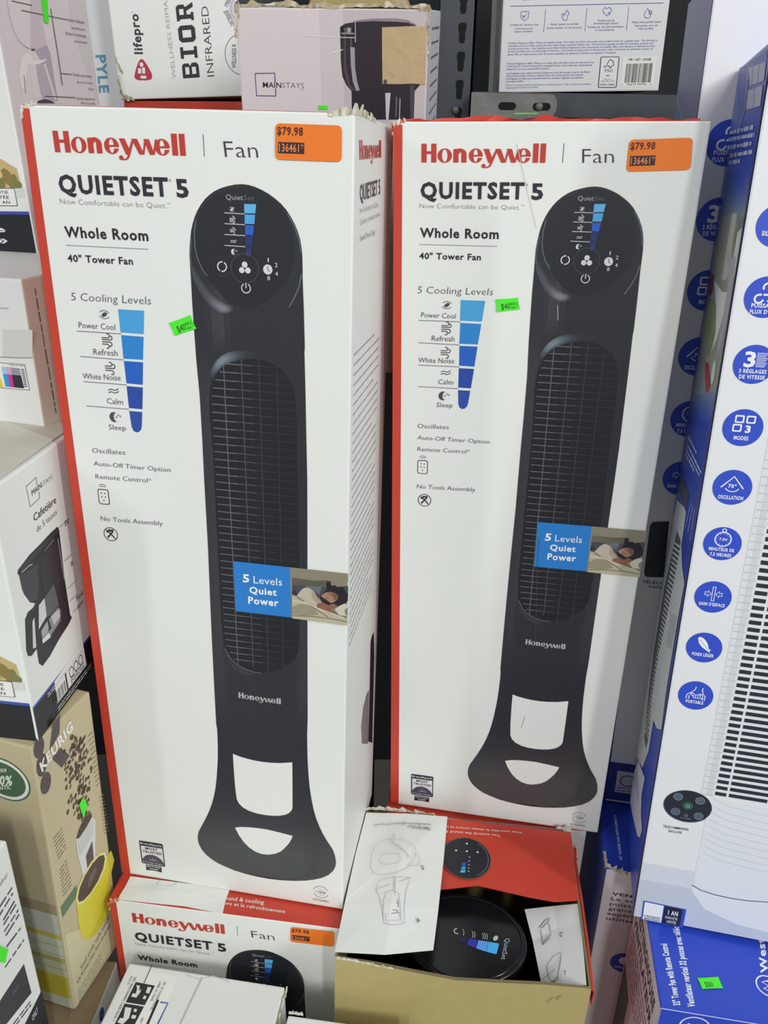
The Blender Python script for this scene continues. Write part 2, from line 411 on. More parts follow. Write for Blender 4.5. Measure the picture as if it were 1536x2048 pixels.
    pr.t('#f2f4f6', '5', (0.1883,0.4551), (0.1956,0.4548), (0.1886,0.4459), 3, .03); pr.t('#f2f4f6', 'Levels', (0.2004,0.4551), (0.2321,0.4545), (0.2005,0.4465), 3, 0)
    pr.t('#f2f4f6', 'Quiet', (0.1953,0.4677), (0.2258,0.4673), (0.1954,0.4600), 3, .028); pr.t('#f2f4f6', 'Power', (0.1935,0.4808), (0.2277,0.4802), (0.1936,0.4725), 3, .028)
    pr.end(); pr = Print(b, 'front', 'sleeper_picture', parent=pp, base=9)
    pr.q('#9f9a86', [(0.2434,0.4324),(0.3039,0.4322),(0.3040,0.4410),(0.2432,0.4417)]); pr.q('#85857c', [(0.2432,0.4431),(0.2531,0.4434),(0.2658,0.4442),(0.2819,0.4422),(0.2798,0.4495),(0.2573,0.4518),(0.2431,0.4526)])
    pr.q('#474b55', [(0.2431,0.4521),(0.2573,0.4515),(0.2743,0.4500),(0.2870,0.4496),(0.3039,0.4461),(0.3041,0.4597),(0.2829,0.4700),(0.2658,0.4607),(0.2503,0.4626),(0.2429,0.4644)]); pr.q('#6b6f76', [(0.2573,0.4518),(0.2760,0.4502),(0.2726,0.4598),(0.2666,0.4568)])
    pr.q('#39343a', [(0.2430,0.4578),(0.2477,0.4591),(0.2485,0.4647),(0.2429,0.4635)], 2)
    pr.q('#25222a', [(0.2815,0.4423),(0.2828,0.4435),(0.2849,0.4423),(0.2858,0.4478),(0.2904,0.4468),(0.2921,0.4489),(0.2980,0.4478),(0.2997,0.4508),(0.3032,0.4560),(0.3041,0.4635),(0.2999,0.4688),(0.2932,0.4723),(0.2889,0.4692),(0.2829,0.4719),(0.2760,0.4689),(0.2730,0.4640),(0.2760,0.4594),(0.2786,0.4553),(0.2811,0.4522),(0.2801,0.4467)], 3)
    pr.q('#a87f6c', [(0.2747,0.4615),(0.2769,0.4588),(0.2799,0.4566),(0.2854,0.4554),(0.2905,0.4562),(0.2932,0.4587),(0.2932,0.4629),(0.2905,0.4661),(0.2859,0.4688),(0.2829,0.4671),(0.2795,0.4647),(0.2769,0.4636)], 4)
    pr.q('#7c5648', [(0.2862,0.4558),(0.2913,0.4566),(0.2932,0.4601),(0.2929,0.4635),(0.2897,0.4653),(0.2881,0.4617),(0.2871,0.4590)], 5); pr.l('#4a2f2c', [(0.2833,0.4571), (0.2869,0.4595)], .0006, 6); pr.l('#8a4a44', [(0.2799,0.4627), (0.2829,0.4635)], .0007, 6)
    pr.q('#c3b8a6', [(0.2481,0.4650),(0.2503,0.4612),(0.2529,0.4573),(0.2559,0.4543),(0.2590,0.4530),(0.2624,0.4537),(0.2658,0.4559),(0.2688,0.4598),(0.2709,0.4650),(0.2754,0.4698),(0.2705,0.4715),(0.2700,0.4756),(0.2649,0.4734),(0.2571,0.4696)], 4)
    pr.q('#b09c89', [(0.2645,0.4570),(0.2683,0.4604),(0.2709,0.4653),(0.2743,0.4696),(0.2705,0.4713),(0.2675,0.4681),(0.2649,0.4646)], 5)
    pr.q('#8d6150', [(0.2702,0.4718),(0.2760,0.4697),(0.2829,0.4719),(0.2889,0.4711),(0.2925,0.4702),(0.2915,0.4737),(0.2855,0.4763),(0.2907,0.4805),(0.2958,0.4839),(0.2872,0.4824),(0.2786,0.4792),(0.2707,0.4755)], 5)
    pr.q('#cfcab6', [(0.2898,0.4760),(0.2949,0.4708),(0.2999,0.4678),(0.3041,0.4682),(0.3040,0.4819),(0.2950,0.4828)], 4); pr.q('#7d8680', [(0.3004,0.4754),(0.3039,0.4721),(0.3040,0.4812),(0.3014,0.4806)], 5)
    pr.q('#bdb59b', [(0.2430,0.4644),(0.2485,0.4659),(0.2571,0.4696),(0.2657,0.4741),(0.2829,0.4815),(0.2993,0.4842),(0.3039,0.4857),(0.3039,0.4941),(0.2428,0.4931)], 6)
    pr.q('#9a937b', [(0.2429,0.4789),(0.2510,0.4740),(0.2597,0.4739),(0.2692,0.4794),(0.2726,0.4848),(0.2570,0.4882),(0.2428,0.4876)], 7); pr.l('#6f6752', [(0.2485,0.4666), (0.2614,0.4736), (0.2709,0.4792), (0.2830,0.4863)], .0009, 8)
    pr.l('#dcd6c2', [(0.2430,0.4711), (0.2571,0.4713), (0.2726,0.4770), (0.3001,0.4851)], .0012, 8); pr.l('#857d66', [(0.2428,0.4896), (0.2657,0.4876), (0.2873,0.4877), (0.3039,0.4894)], .0012, 8)
    pr.end()
    # ---- award badge
    pr = Print(b, 'front', 'award_badge', base=1)
    N = '#332c38'; Wt = '#e2e0de'
    pr.q(N, [(0.0308,0.8573),(0.0320,0.8561),(0.0625,0.8561),(0.0637,0.8577),(0.0640,0.8947),(0.0628,0.8961),(0.0324,0.8958),(0.0312,0.8941)])
    pr.q(Wt, [(0.0326,0.8646),(0.0623,0.8642),(0.0627,0.8892),(0.0328,0.8885)], 2)
    pr.q('#51495c', [(0.0328,0.8882),(0.0353,0.8840),(0.0388,0.8804),(0.0435,0.8783),(0.0490,0.8780),(0.0538,0.8796),(0.0581,0.8827),(0.0609,0.8861),(0.0624,0.8898),(0.0625,0.8921),(0.0327,0.8920)], 3)
    q_ = pr.end(); pr = Print(b, 'front', 'badge_lettering', parent=q_, base=1)
    pr.t(Wt, 'BrandSpark', (0.0323,0.8614), (0.0623,0.8614), (0.0323,0.8585), 4, .02)
    pr.t(N, 'MOST', (0.0386,0.8699), (0.0558,0.8698), (0.0387,0.8659), 4, .025); pr.t(N, 'TRUSTED', (0.0345,0.8757), (0.0611,0.8758), (0.0344,0.8719), 4, .025)
    pr.t(Wt, 'By Canadian Shoppers', (0.0331,0.8934), (0.0621,0.8936), (0.0330,0.8911), 5)
    for p in ((0.0479,0.8825), (0.0429,0.8853), (0.0530,0.8843), (0.0422,0.8880), (0.0549,0.8876)): pr.l('#c9c2cc', [(0.0482,0.8873), p], .0004, 5)
    pr.q(N, [(0.0368,0.8972),(0.0584,0.8973),(0.0585,0.9072),(0.0483,0.9061),(0.0364,0.9072)])
    pr.t(Wt, 'MULTI-YEAR', (0.0381,0.9004), (0.0568,0.9005), (0.0381,0.8981), 4, .02); pr.t(Wt, 'WINNER', (0.0412,0.9044), (0.0538,0.9041), (0.0412,0.9024), 4, .02)
    pr.end()
    pr = Print(b, 'front', 'warranty_mark', base=1)
    x, y = (0.2746,0.8950); K = '#6a6a6e'
    pr.arc(K, (x, y), .0098, 200, 340, .0006, 2); pr.arc(K, (x, y), .0098, 20, 160, .0006, 2)
    pr.t(K, '1 YEAR', (x - .0068, y + .0019), (x + .0068, y + .0019), (x - .0068, y - .0016), 3, .01)
    for k in (-.0045, .0045): scribble(pr, K, (x - .004, y + k), (x + .004, y + k), .0006, 3)
    pr.t(K, 'HYF260BC', (x - .0105, y + .0160), (x + .0108, y + .0160), (x - .0105, y + .0128), 3, 0)
    pr.end()

def icons(pr, cs, K, s):
    """cooling level pictograms: whirl, strong wind, wind, calm, moon"""
    (x, y) = cs[0]
    pr.e(K, (x, y), s * .52, s * .3, 2, -.55); pr.arc(K, (x, y), s * .85, -150, -20, s * .1, 2, s * .62); pr.arc(K, (x, y), s * .85, 30, 160, s * .1, 2, s * .62)
    def wind(x, y, rows):
        for dy, L, up in rows:
            yy = y + dy * s; xe = x + L * s
            pr.l(K, [(x - s * .9, yy), (xe, yy)], s * .16, 2)
            if up: pr.arc(K, (xe, yy - up * s * .32), s * .32, 90 * (1 if up > 0 else -1), -120 * (1 if up > 0 else -1), s * .16, 2)
    wind(cs[1][0], cs[1][1], ((-.5, .1, 1), (-.2, .5, 1), (.15, .4, -1), (.5, -.1, -1)))
    wind(cs[2][0], cs[2][1], ((-.35, .0, 1), (0, .5, 1), (.35, .2, -1)))
    for dy in (-.22, .22):
        x, y = cs[3]; pr.l(K, [(x - s * .9, y + dy * s + s * .1), (x - s * .4, y + dy * s - s * .1), (x + s * .2, y + dy * s + s * .08), (x + s * .6, y + dy * s - s * .05), (x + s * .9, y + dy * s - s * .25)], s * .15, 2)
    x, y = cs[4]; pts = []
    for i in range(15): t = math.radians(60 + 240 * i / 14); pts.append((x + s * .8 * math.cos(t), y + s * .85 * math.sin(t)))
    for i in range(15): t = math.radians(300 - 240 * i / 14); pts.append((x + s * .42 + s * .62 * math.cos(t) * .75 - s * .02, y + s * .72 * math.sin(t)))
    pr.q(K, pts, 2)
    for i, (dx, dy) in enumerate(((.25, .1), (.6, -.25), (.95, -.1))): pr.tw(K, 'z', x + dx * s, y + dy * s, s * .32, s * .4, 3, .01)

def fan_picture(b):
    pr = Print(b, 'front', 'fan_picture', base=2)
    L = [(0.2029,0.0585),(0.1962,0.0591),(0.1895,0.0606),(0.1831,0.0625),(0.1774,0.0651),(0.1722,0.0685),(0.1677,0.0724),(0.1636,0.0772),(0.1602,0.0822),(0.1573,0.0877),(0.1550,0.0936),(0.1533,0.0992),(0.1522,0.1055),(0.1512,0.1119),(0.1504,0.1191),(0.1503,0.1247),(0.1503,0.1311),(0.1504,0.1368),(0.1501,0.1632),(0.1504,0.1930),(0.1507,0.2175)] + [(0.1519,0.2532),(0.1518,0.2968),(0.1512,0.3415)] + [(0.1508,0.4182),(0.1496,0.4792),(0.1486,0.5396),(0.1478,0.6107),(0.1475,0.6522)] + \
        [(0.1481,0.6527),(0.1482,0.6680),(0.1477,0.6835),(0.1469,0.6993),(0.1455,0.7154),(0.1437,0.7319),(0.1416,0.7469),(0.1389,0.7606),(0.1358,0.7728),(0.1326,0.7827),(0.1285,0.7937),(0.1237,0.8049),(0.1189,0.8153),(0.1149,0.8239),(0.1130,0.8322),(0.1127,0.8393),(0.1139,0.8470),(0.1178,0.8560),(0.1231,0.8630),(0.1298,0.8689),(0.1379,0.8740),(0.1476,0.8778),(0.1601,0.8821),(0.1740,0.8846),(0.1894,0.8862),(0.2061,0.8868),(0.2227,0.8856),(0.2394,0.8831),(0.2531,0.8798),(0.2654,0.8753),(0.2763,0.8697),(0.2844,0.8631),(0.2904,0.8547),(0.2934,0.8462),(0.2939,0.8391),(0.2925,0.8289),(0.2895,0.8191),(0.2855,0.8122),(0.2815,0.8053),(0.2762,0.7945),(0.2723,0.7844),(0.2684,0.7726),(0.2651,0.7584),(0.2626,0.7425),(0.2607,0.7268),(0.2595,0.7111),(0.2587,0.6955),(0.2582,0.6801),(0.2580,0.6498),(0.2588,0.6230)] + \
        [(0.2585,0.6342),(0.2592,0.5177),(0.2599,0.4060)] + [(0.2602,0.3312),(0.2596,0.2877),(0.2591,0.2451),(0.2582,0.1964),(0.2580,0.1745)] + [(0.2588,0.2033),(0.2581,0.1654),(0.2572,0.1370),(0.2572,0.1251),(0.2571,0.1172),(0.2564,0.1094),(0.2551,0.1018),(0.2528,0.0950),(0.2500,0.0890),(0.2467,0.0834),(0.2427,0.0779),(0.2378,0.0730),(0.2325,0.0690),(0.2268,0.0654),(0.2211,0.0627),(0.2145,0.0602),(0.2087,0.0589)]
    pr.q('#2c2e34', L, 0)
    # soft print shading of the printed body
    def g(x): return math.exp(-x * x)
    def st(a, b2, x): x = min(1, max(0, (x - a) / (b2 - a))); return x * x * (3 - 2 * x)
    def tone(s, v):
        k = 13 * g((s - .06) / .07) * st(.19, .26, v) * (1 - st(.55, .66, v)) + 11 * g((s - .95) / .06) * st(.40, .50, v) * (1 - st(.58, .66, v))
        k += 20 * g((s - .23) / .07) * st(.140, .160, v) * (1 - st(.185, .215, v)) - 3 * st(.62, .66, v) * (1 - st(.74, .78, v))
        q = st(.775, .845, v); k += 23 * q - 7 * q * g((s - .86) / .05) * st(.80, .84, v) + 4 * st(.74, .79, v)
        return (44 + k, 46 + k * 1.03, 52 + k * .90 - 2 * q)
    pr.cells(L, .128, .8835, 130, 18, tone, 1)
    # head: face disc with bright rim
    pr.q('#24262c', [(0.2037,0.0610),(0.1893,0.0634),(0.1781,0.0679),(0.1693,0.0747),(0.1632,0.0825),(0.1596,0.0919),(0.1577,0.1021),(0.1578,0.1139),(0.1598,0.1242),(0.1640,0.1345),(0.1704,0.1448),(0.1788,0.1542),(0.1881,0.1619),(0.2004,0.1654),(0.2137,0.1630),(0.2270,0.1548),(0.2377,0.1445),(0.2456,0.1328),(0.2491,0.1215),(0.2497,0.1097),(0.2482,0.0982),(0.2446,0.0869),(0.2390,0.0773),(0.2308,0.0694),(0.2210,0.0638),(0.2120,0.0615)], 1)
    pr.strip([(0.1506,0.1335),(0.1520,0.1416),(0.1558,0.1513),(0.1615,0.1609),(0.1691,0.1680),(0.1770,0.1722),(0.1841,0.1722),(0.1905,0.1693)], [(0.1539,0.1269),(0.1569,0.1344),(0.1625,0.1435),(0.1691,0.1518),(0.1768,0.1580),(0.1837,0.1618),(0.1881,0.1632),(0.1908,0.1651)],
             lambda s, t: [c + 84 * math.sin(math.pi * t) ** .8 * g((s - .72) / .22) + 34 * math.sin(math.pi * t) * g((s - .3) / .3) for c in (40, 43, 49)], 2, 36, 10)
    pr.l('#5d656b', [(0.1584,0.0904), (0.1564,0.1014), (0.1561,0.1124), (0.1577,0.1219), (0.1615,0.1314), (0.1664,0.1384)], .0011, 3)
    pr.l('#46505a', [(0.1533,0.1062), (0.1516,0.1182), (0.1514,0.1303), (0.1538,0.1407), (0.1593,0.1528)], .0016, 3)
    pr.l('#59616b', [(0.2439,0.0809), (0.2504,0.0920), (0.2544,0.1033), (0.2558,0.1134)], .0012, 3); pr.l('#5d6672', [(0.2562,0.1323), (0.2540,0.1428), (0.2496,0.1528), (0.2443,0.1621)], .0013, 3)
    fp = pr.end(); pr = Print(b, 'front', 'grille_picture', parent=fp, base=2)
    # air grille
    pr.strip([(0.1627,0.2322),(0.1646,0.2266),(0.1676,0.2215),(0.1713,0.2163),(0.1762,0.2119),(0.1823,0.2084),(0.1891,0.2062),(0.1959,0.2051),(0.2043,0.2051),(0.2118,0.2062),(0.2209,0.2089),(0.2307,0.2143)], [(0.1671,0.2345),(0.1697,0.2300),(0.1725,0.2265),(0.1756,0.2230),(0.1809,0.2193),(0.1861,0.2171),(0.1921,0.2151),(0.1989,0.2133),(0.2040,0.2127),(0.2116,0.2125),(0.2199,0.2132),(0.2290,0.2164)],
             lambda s, t: [c + k * g((s - .33) / .24) * math.sin(math.pi * (.15 + .8 * t)) ** .6 for c, k in ((46, 78), (48, 92), (53, 96))], 2, 36, 6)
    pr.q('#1f2027', [(0.1673,0.2344),(0.1725,0.2265),(0.1809,0.2193),(0.1921,0.2151),(0.2040,0.2128),(0.2157,0.2129),(0.2282,0.2161),(0.2389,0.2235),(0.2454,0.2345),(0.2486,0.2459),(0.2500,0.2712),(0.2501,0.3313),(0.1615,0.3396),(0.1617,0.2871),(0.1610,0.2697),(0.1615,0.2568),(0.1633,0.2439)][:12] + [(0.2510,0.4095),(0.2502,0.5189),(0.2484,0.5381),(0.2435,0.5470),(0.2338,0.5566),(0.2227,0.5645),(0.2104,0.5691),(0.1994,0.5703),(0.1909,0.5691),(0.1836,0.5660),(0.1764,0.5621),(0.1693,0.5547),(0.1648,0.5470),(0.1627,0.5391),(0.1609,0.5041),(0.1617,0.4194)] + [(0.1625,0.3139),(0.1617,0.2871),(0.1610,0.2697),(0.1615,0.2568),(0.1633,0.2439)], 2)
    v0, v1 = .2192, .5560; n = 42; u0, u1 = .1640, .2495
    for i in range(n):
        v = v0 + (v1 - v0) * i / (n - 1)
        d = min(1, max((v - .209) / .05, 0)); e = min(1, max((.574 - v) / .05, 0)); k = min(math.sqrt(1 - (1 - d) ** 2), math.sqrt(1 - (1 - e) ** 2))
        c, h = (u0 + u1) / 2, (u1 - u0) / 2 * max(k, .2); x0, x1 = c - h, c + h
        g = 1.0 if v < .43 else .8
        for s, (a, e2, col, wd) in enumerate(((0, .28, '#6b6c72', .0010), (.28, .5, '#55565d', .0009), (.5, .72, '#3b3c44', .0008), (.72, 1, '#31323a', .0008))):
            pr.l(col, [(x0 + (x1 - x0) * a, v - .0002), (x0 + (x1 - x0) * e2, v)], wd, 3)
    for u, col, t0 in ((.1782, '#6a6b72', .222), (.1962, '#55565e', .214), (.2137, '#41424a', .213), (.2313, '#383941', .222)):
        pr.l(col, [(u, t0), (u, .562 if u < .2 else .570)], .0009, 4)
    pr.l('#6c6d72', [(0.1632,0.5431), (0.1693,0.5547), (0.1764,0.5621), (0.1860,0.5670), (0.1970,0.5701), (0.2055,0.5700)], .0009, 4)
    pr.q('#383b40', [(0.1634,0.5500),(0.1692,0.5568),(0.1763,0.5635),(0.1860,0.5684),(0.1982,0.5709),(0.1930,0.5766),(0.1832,0.5752),(0.1736,0.5695),(0.1666,0.5607)], 1)
    pr.end(); pr = Print(b, 'front', 'small_logo', parent=fp, base=2)
    logo(pr, '#b3b5b5', (0.1769,0.6085), (0.2273,0.6097), (0.1770,0.6005))
    pr.end(); pr = Print(b, 'front', 'stand_openings', parent=fp, base=2)
    # cut-outs of the stand show the white board
    pr.q(WHITE, [(0.1663,0.6913),(0.1749,0.6939),(0.1839,0.6956),(0.1929,0.6967),(0.2033,0.6971),(0.2136,0.6966),(0.2252,0.6950),(0.2397,0.6914),(0.2394,0.7307),(0.2390,0.7617),(0.2376,0.7661),(0.2342,0.7709),(0.2296,0.7743),(0.2222,0.7773),(0.2129,0.7790),(0.2035,0.7796),(0.1928,0.7791),(0.1835,0.7769),(0.1756,0.7729),(0.1705,0.7672),(0.1681,0.7610),(0.1669,0.7423),(0.1663,0.7118)], 3)
    pr.q(WHITE, [(0.1638,0.8079),(0.1716,0.8053),(0.1812,0.8038),(0.1934,0.8029),(0.2056,0.8027),(0.2203,0.8043),(0.2384,0.8067),(0.2369,0.8126),(0.2335,0.8202),(0.2279,0.8291),(0.2224,0.8360),(0.2155,0.8410),(0.2058,0.8447),(0.1976,0.8453),(0.1894,0.8431),(0.1813,0.8377),(0.1747,0.8303),(0.1683,0.8194)], 3)
    pr.end(); pr = Print(b, 'front', 'display_picture', parent=fp, base=2)
    # printed display
    Wt = '#d9dcdc'
    pr.t('#a9adaf', 'Quiet', (0.1877,0.0716), (0.2035,0.0716), (0.1877,0.0674), 3); pr.t('#6a6d70', 'Set', (0.2043,0.0716), (0.2137,0.0716), (0.2043,0.0674), 3, -.01)
    pr.q('#62b4e4', [(0.2044,0.0747),(0.2155,0.0745),(0.2144,0.0822),(0.2043,0.0824)], 3); pr.q('#56a6e2', [(0.2045,0.0834),(0.2142,0.0833),(0.2133,0.0912),(0.2043,0.0912)], 3); pr.q('#3060c8', [(0.2045,0.0924),(0.2128,0.0923),(0.2117,0.1006),(0.2044,0.1005)], 3)
    pr.q('#27366e', [(0.2043,0.1015),(0.2116,0.1012),(0.2105,0.1100),(0.2045,0.1098)], 3); pr.q('#29376f', [(0.2046,0.1110),(0.2104,0.1108),(0.2091,0.1179),(0.2078,0.1192),(0.2056,0.1192),(0.2047,0.1179)], 3)
    for a, c in (((0.1857,0.0828), (0.2043,0.0830)), ((0.1854,0.0919), (0.2043,0.0920)), ((0.1851,0.1011), (0.2044,0.1013)), ((0.1846,0.1105), (0.2042,0.1108))): pr.l('#b8bcbd', [a, c], .0008, 3)
    icons(pr, [(0.1930,0.0795), (0.1930,0.0886), (0.1930,0.0976), (0.1931,0.1068), (0.1929,0.1157)], Wt, .0030)
    c = (0.1812,0.1292); pr.arc(Wt, c, .0042, -60, 100, .0011, 3); pr.arc(Wt, c, .0042, 120, 280, .0011, 3); pr.ring('#383b41', c, .0085, .0006, 3)
    c = (0.2029,0.1297); pr.ring('#4a4d52', c, .013, .0007, 3)
    for k in range(3): t = math.radians(-90 + 120 * k); pr.e(Wt, (c[0] + .0033 * math.cos(t), c[1] + .0033 * math.sin(t)), .0027, z=3, n=14)
    pr.e('#2c2e34', c, .0009, z=5, n=10)
    c = (0.2247,0.1296); pr.e(Wt, c, .0044, z=3, n=20); pr.l('#24262c', [(c[0], c[1] - .003), c, (c[0] + .0018, c[1] + .0018)], .0006, 4)
    for s, p in (('1', (0.2248,0.1231)), ('2', (0.2314,0.1271)), ('4', (0.2316,0.1347)), ('8', (0.2240,0.1389))): pr.tw(Wt, s, p[0], p[1], .0010 if s == '1' else .0026, .0036, 3)
    c = (0.2034,0.1473); pr.arc(Wt, c, .0042, -60, 240, .0009, 3); pr.l(Wt, [(c[0], c[1] - .0048), (c[0], c[1])], .0009, 3)
    pr.end()

HW = dict(front=WHITE, right=WHITE, left=RED, top=RED, back=RED)
A = Box('fan_carton', 'A', 'tall white and red fan carton at left, its lettered right side showing', 'carton', 'upright fan cartons with red borders', HW)
honeywell_front(A)
price_label(A, [(0.2345,0.0096), (0.2924,0.0101), (0.2924,0.0380), (0.2338,0.0378)])
price_tag(A, [(0.1254,0.1836), (0.1476,0.1747), (0.1531,0.1872), (0.1307,0.1954)], price='$40')
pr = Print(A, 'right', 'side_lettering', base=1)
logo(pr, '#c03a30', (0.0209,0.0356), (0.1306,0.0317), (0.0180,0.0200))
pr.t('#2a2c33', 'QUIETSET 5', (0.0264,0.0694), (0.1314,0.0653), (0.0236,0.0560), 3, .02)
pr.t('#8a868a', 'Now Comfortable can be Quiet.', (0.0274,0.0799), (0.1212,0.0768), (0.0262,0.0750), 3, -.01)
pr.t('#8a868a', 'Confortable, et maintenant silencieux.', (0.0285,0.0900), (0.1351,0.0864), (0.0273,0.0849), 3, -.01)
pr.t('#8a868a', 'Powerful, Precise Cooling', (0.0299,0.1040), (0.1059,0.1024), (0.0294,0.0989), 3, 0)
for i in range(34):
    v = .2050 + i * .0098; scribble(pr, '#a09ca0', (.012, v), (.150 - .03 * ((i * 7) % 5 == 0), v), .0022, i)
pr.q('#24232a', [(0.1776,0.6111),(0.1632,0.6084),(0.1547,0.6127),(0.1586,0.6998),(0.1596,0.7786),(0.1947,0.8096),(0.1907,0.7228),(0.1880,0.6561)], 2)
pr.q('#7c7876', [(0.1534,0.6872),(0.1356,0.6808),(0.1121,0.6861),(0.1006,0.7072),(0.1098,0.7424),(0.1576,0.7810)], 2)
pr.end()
shards(A, 'torn_corner', [(.28, 0, .002), (.3034, .0, .0), (.3034, .05, .0), (.3034, .10, .002)], .006, [PULP, KRAFTL], 3, normal=(.3, -.3, 1))
shards(A, 'torn_corner', [(.0, 0, .012), (.004, 0, .002), (.016, 0, .0)], .004, [PULP, WHITE], 4, normal=(0, -.6, 1))

B = Box('fan_carton', 'B', 'tall white and red fan carton standing behind the opened carton', 'carton', 'upright fan cartons with red borders', HW)
honeywell_front(B)
price_label(B, [(0.2306,0.0165), (0.2889,0.0145), (0.2910,0.0427), (0.2311,0.0448)])
price_tag(B, [(0.1121,0.1713), (0.1358,0.1689), (0.1388,0.1809), (0.1140,0.1850)], price='$40')
pr = Print(B, 'front', 'scuff_line', base=6)
pr.l('#d2d0cc', [(0.1236,0.0197), (0.1295,0.0385), (0.1363,0.0596), (0.1492,0.0981)], .0006, 1)
pr.l('#8a8888', [(0.1854,0.7253), (0.1816,0.7467)], .0006, 1); pr.l('#4d4f54', [(0.1814,0.4526), (0.1816,0.4767), (0.1851,0.5335), (0.1893,0.6007)], .0006, 9); pr.l('#c9c7c4', [(0.1777,0.1753), (0.1796,0.1910)], .0006, 9)
pr.end()
shards(B, 'torn_corner', [(.0, 0, .014), (.0, 0, .004), (.012, 0, .0)], .005, [PULP, RED], 6, normal=(0, -.6, 1))
shards(B, 'torn_flap', [(.01, .02, .0), (.10, .03, .0), (.20, .04, .0), (.30, .04, .0)], .005, [RED], 8, normal=(0, -.1, 1))
price_tag(B, [(.118, .02), (.142, .02), (.142, .05), (.118, .05)], face=lambda a, d, o: B.loc(a, d, -.004 - .06 * d - o))

C_ = Box('fan_carton', 'C', 'low red topped fan carton under the left tall fan carton', 'carton', 'upright fan cartons with red borders', HW)
honeywell_front(C_)
price_label(C_, [(0.2400,0.0075), (0.2967,0.0060), (0.2965,0.0336), (0.2392,0.0346)])
pr = Print(C_, 'top', 'top_lettering', base=1)
pr.t('#f0e6e0', 'You control the sound & cooling', (0.0852,0.0196), (0.1997,0.0206), (0.0846,0.0253), 3, .01)
pr.t('#f0e6e0', 'Vous contrôlez le niveau sonore et le refroidissement', (0.0539,0.0145), (0.2301,0.0116), (0.0531,0.0195), 3, .008)
pr.end()
def sheet(box, name, pts, m, thick=.0012, parent=None, ml=None, smooth=False):
    """a thin board or paper panel through 3d points (rows of equal length)"""
    bm = bmesh.new(); R_ = [[bm.verts.new(box.loc(*p)) for p in row] for row in pts]
    for i in range(len(R_) - 1):
        for j in range(len(R_[0]) - 1): bm.faces.new((R_[i][j], R_[i][j + 1], R_[i + 1][j + 1], R_[i + 1][j]))
    o = box.link(name, bm, ml or [m], parent, smooth)
    s = o.modifiers.new('board', 'SOLIDIFY'); s.thickness = thick; s.offset = 1
    return o
sheet(C_, 'torn_flap', [[(.012, -.0005, -.0012), (.06, .0005, -.0015), (.10, .002, -.0014), (.152, -.0015, -.0012)], [(.014, .018, -.0014), (.06, .019, -.003), (.10, .019, -.003), (.150, .017, -.0014)], [(.014, .036, -.0008), (.06, .036, -.001), (.10, .036, -.001), (.150, .036, -.0008)]], WHITE, .0008)
pr = Print(C_, 'top', 'flap_sketch', base=24)
pr.l('#9a9a9a', [(0.0548,0.0368), (0.0533,0.0282), (0.0631,0.0277), (0.0745,0.0294), (0.0786,0.0347), (0.0772,0.0365)], .0005, 1); pr.end()
shards(C_, 'torn_corner', [(.0, 0, .02), (.0, 0, .008), (.014, 0, .0)], .006, [KRAFTL, RED], 12, normal=(0, -.7, .6))

# the carton under the second tall fan carton
N2 = Box('fan_carton', None, 'red topped fan carton squeezed between opened carton and right tall fan carton', 'carton', 'upright fan cartons with red borders', HW, pose=((.012, .895, -.8905), (0, 0, math.radians(-6)), (.292, .915, .2)))

# ------------------------------------------------------------------ opened fan carton with the fan inside
D = Box('open_fan_carton', 'D', 'opened red fan carton with torn flaps and a black fan inside', 'carton', None, dict(front=KRAFT, right=RED, left=WHITE, back=RED), open_top=True)
sheet(D, 'white_flap', [[(-.001, .006, -.001), (.06, .004, -.010), (.1165, .020, -.006)], [(.001, .07, -.003), (.06, .07, -.014), (.120, .075, -.007)], [(.004, .15, -.002), (.065, .15, -.010), (.124, .16, -.006)], [(.009, .226, -.001), (.07, .229, -.005), (.1262, .231, -.005)]], WHITE, .0014)
def flapf(a, d, o): return D.loc(a, d, -.0022 - o - .0115 * math.sin(math.pi * min(max((a - 0) / .135, 0), 1)) * (1 if d < .16 else max(.4, 1 - (d - .16) * 8)))
pr = Print(D, flapf, 'assembly_drawing', base=6)
K = '#9a9c9e'
pr.t('#6a6c70', 'ConsumerRelations@HelenOfTroy.com', (0.1115,0.2149), (0.0222,0.2019), (0.1117,0.2106), 2, 0)
pr.t('#6a6c70', '1-800-477-0457', (0.1036,0.2074), (0.0704,0.2039), (0.1038,0.2032), 2, 0); pr.t('#6a6c70', 'Questions?', (0.1038,0.2035), (0.0776,0.2010), (0.1040,0.1997), 2, 0)
pr.t('#55575b', '5.', (0.0982,0.1364), (0.0922,0.1356), (0.0986,0.1302), 2, 0); pr.t('#55575b', '4.', (0.0982,0.0569), (0.0919,0.0561), (0.0987,0.0504), 2, 0)
def dl(pts, wd=.0005, col=K, close=False): pr.l(col, pts, wd, 2, close)
dl([(0.0267,0.1268),(0.0261,0.1427),(0.0281,0.1593),(0.0363,0.1705),(0.0496,0.1740),(0.0687,0.1742),(0.0828,0.1668),(0.0862,0.1573),(0.0834,0.1408),(0.0753,0.1271),(0.0605,0.1173),(0.0427,0.1134),(0.0319,0.1166)], close=True)
dl([(0.0380,0.1363),(0.0398,0.1445),(0.0469,0.1481),(0.0628,0.1496),(0.0674,0.1418),(0.0641,0.1344),(0.0487,0.1304),(0.0412,0.1313)], close=True); dl([(0.0513,0.1845),(0.0524,0.1795),(0.0495,0.1757),(0.0507,0.1691),(0.0589,0.1619),(0.0675,0.1564),(0.0733,0.1507),(0.0761,0.1430)]); dl([(0.0535,0.1848),(0.0547,0.1781),(0.0528,0.1694),(0.0616,0.1622),(0.0718,0.1537),(0.0791,0.1450)])
dl([(0.0838,0.1537),(0.0907,0.1498),(0.0927,0.1404),(0.0879,0.1335),(0.0775,0.1321)])
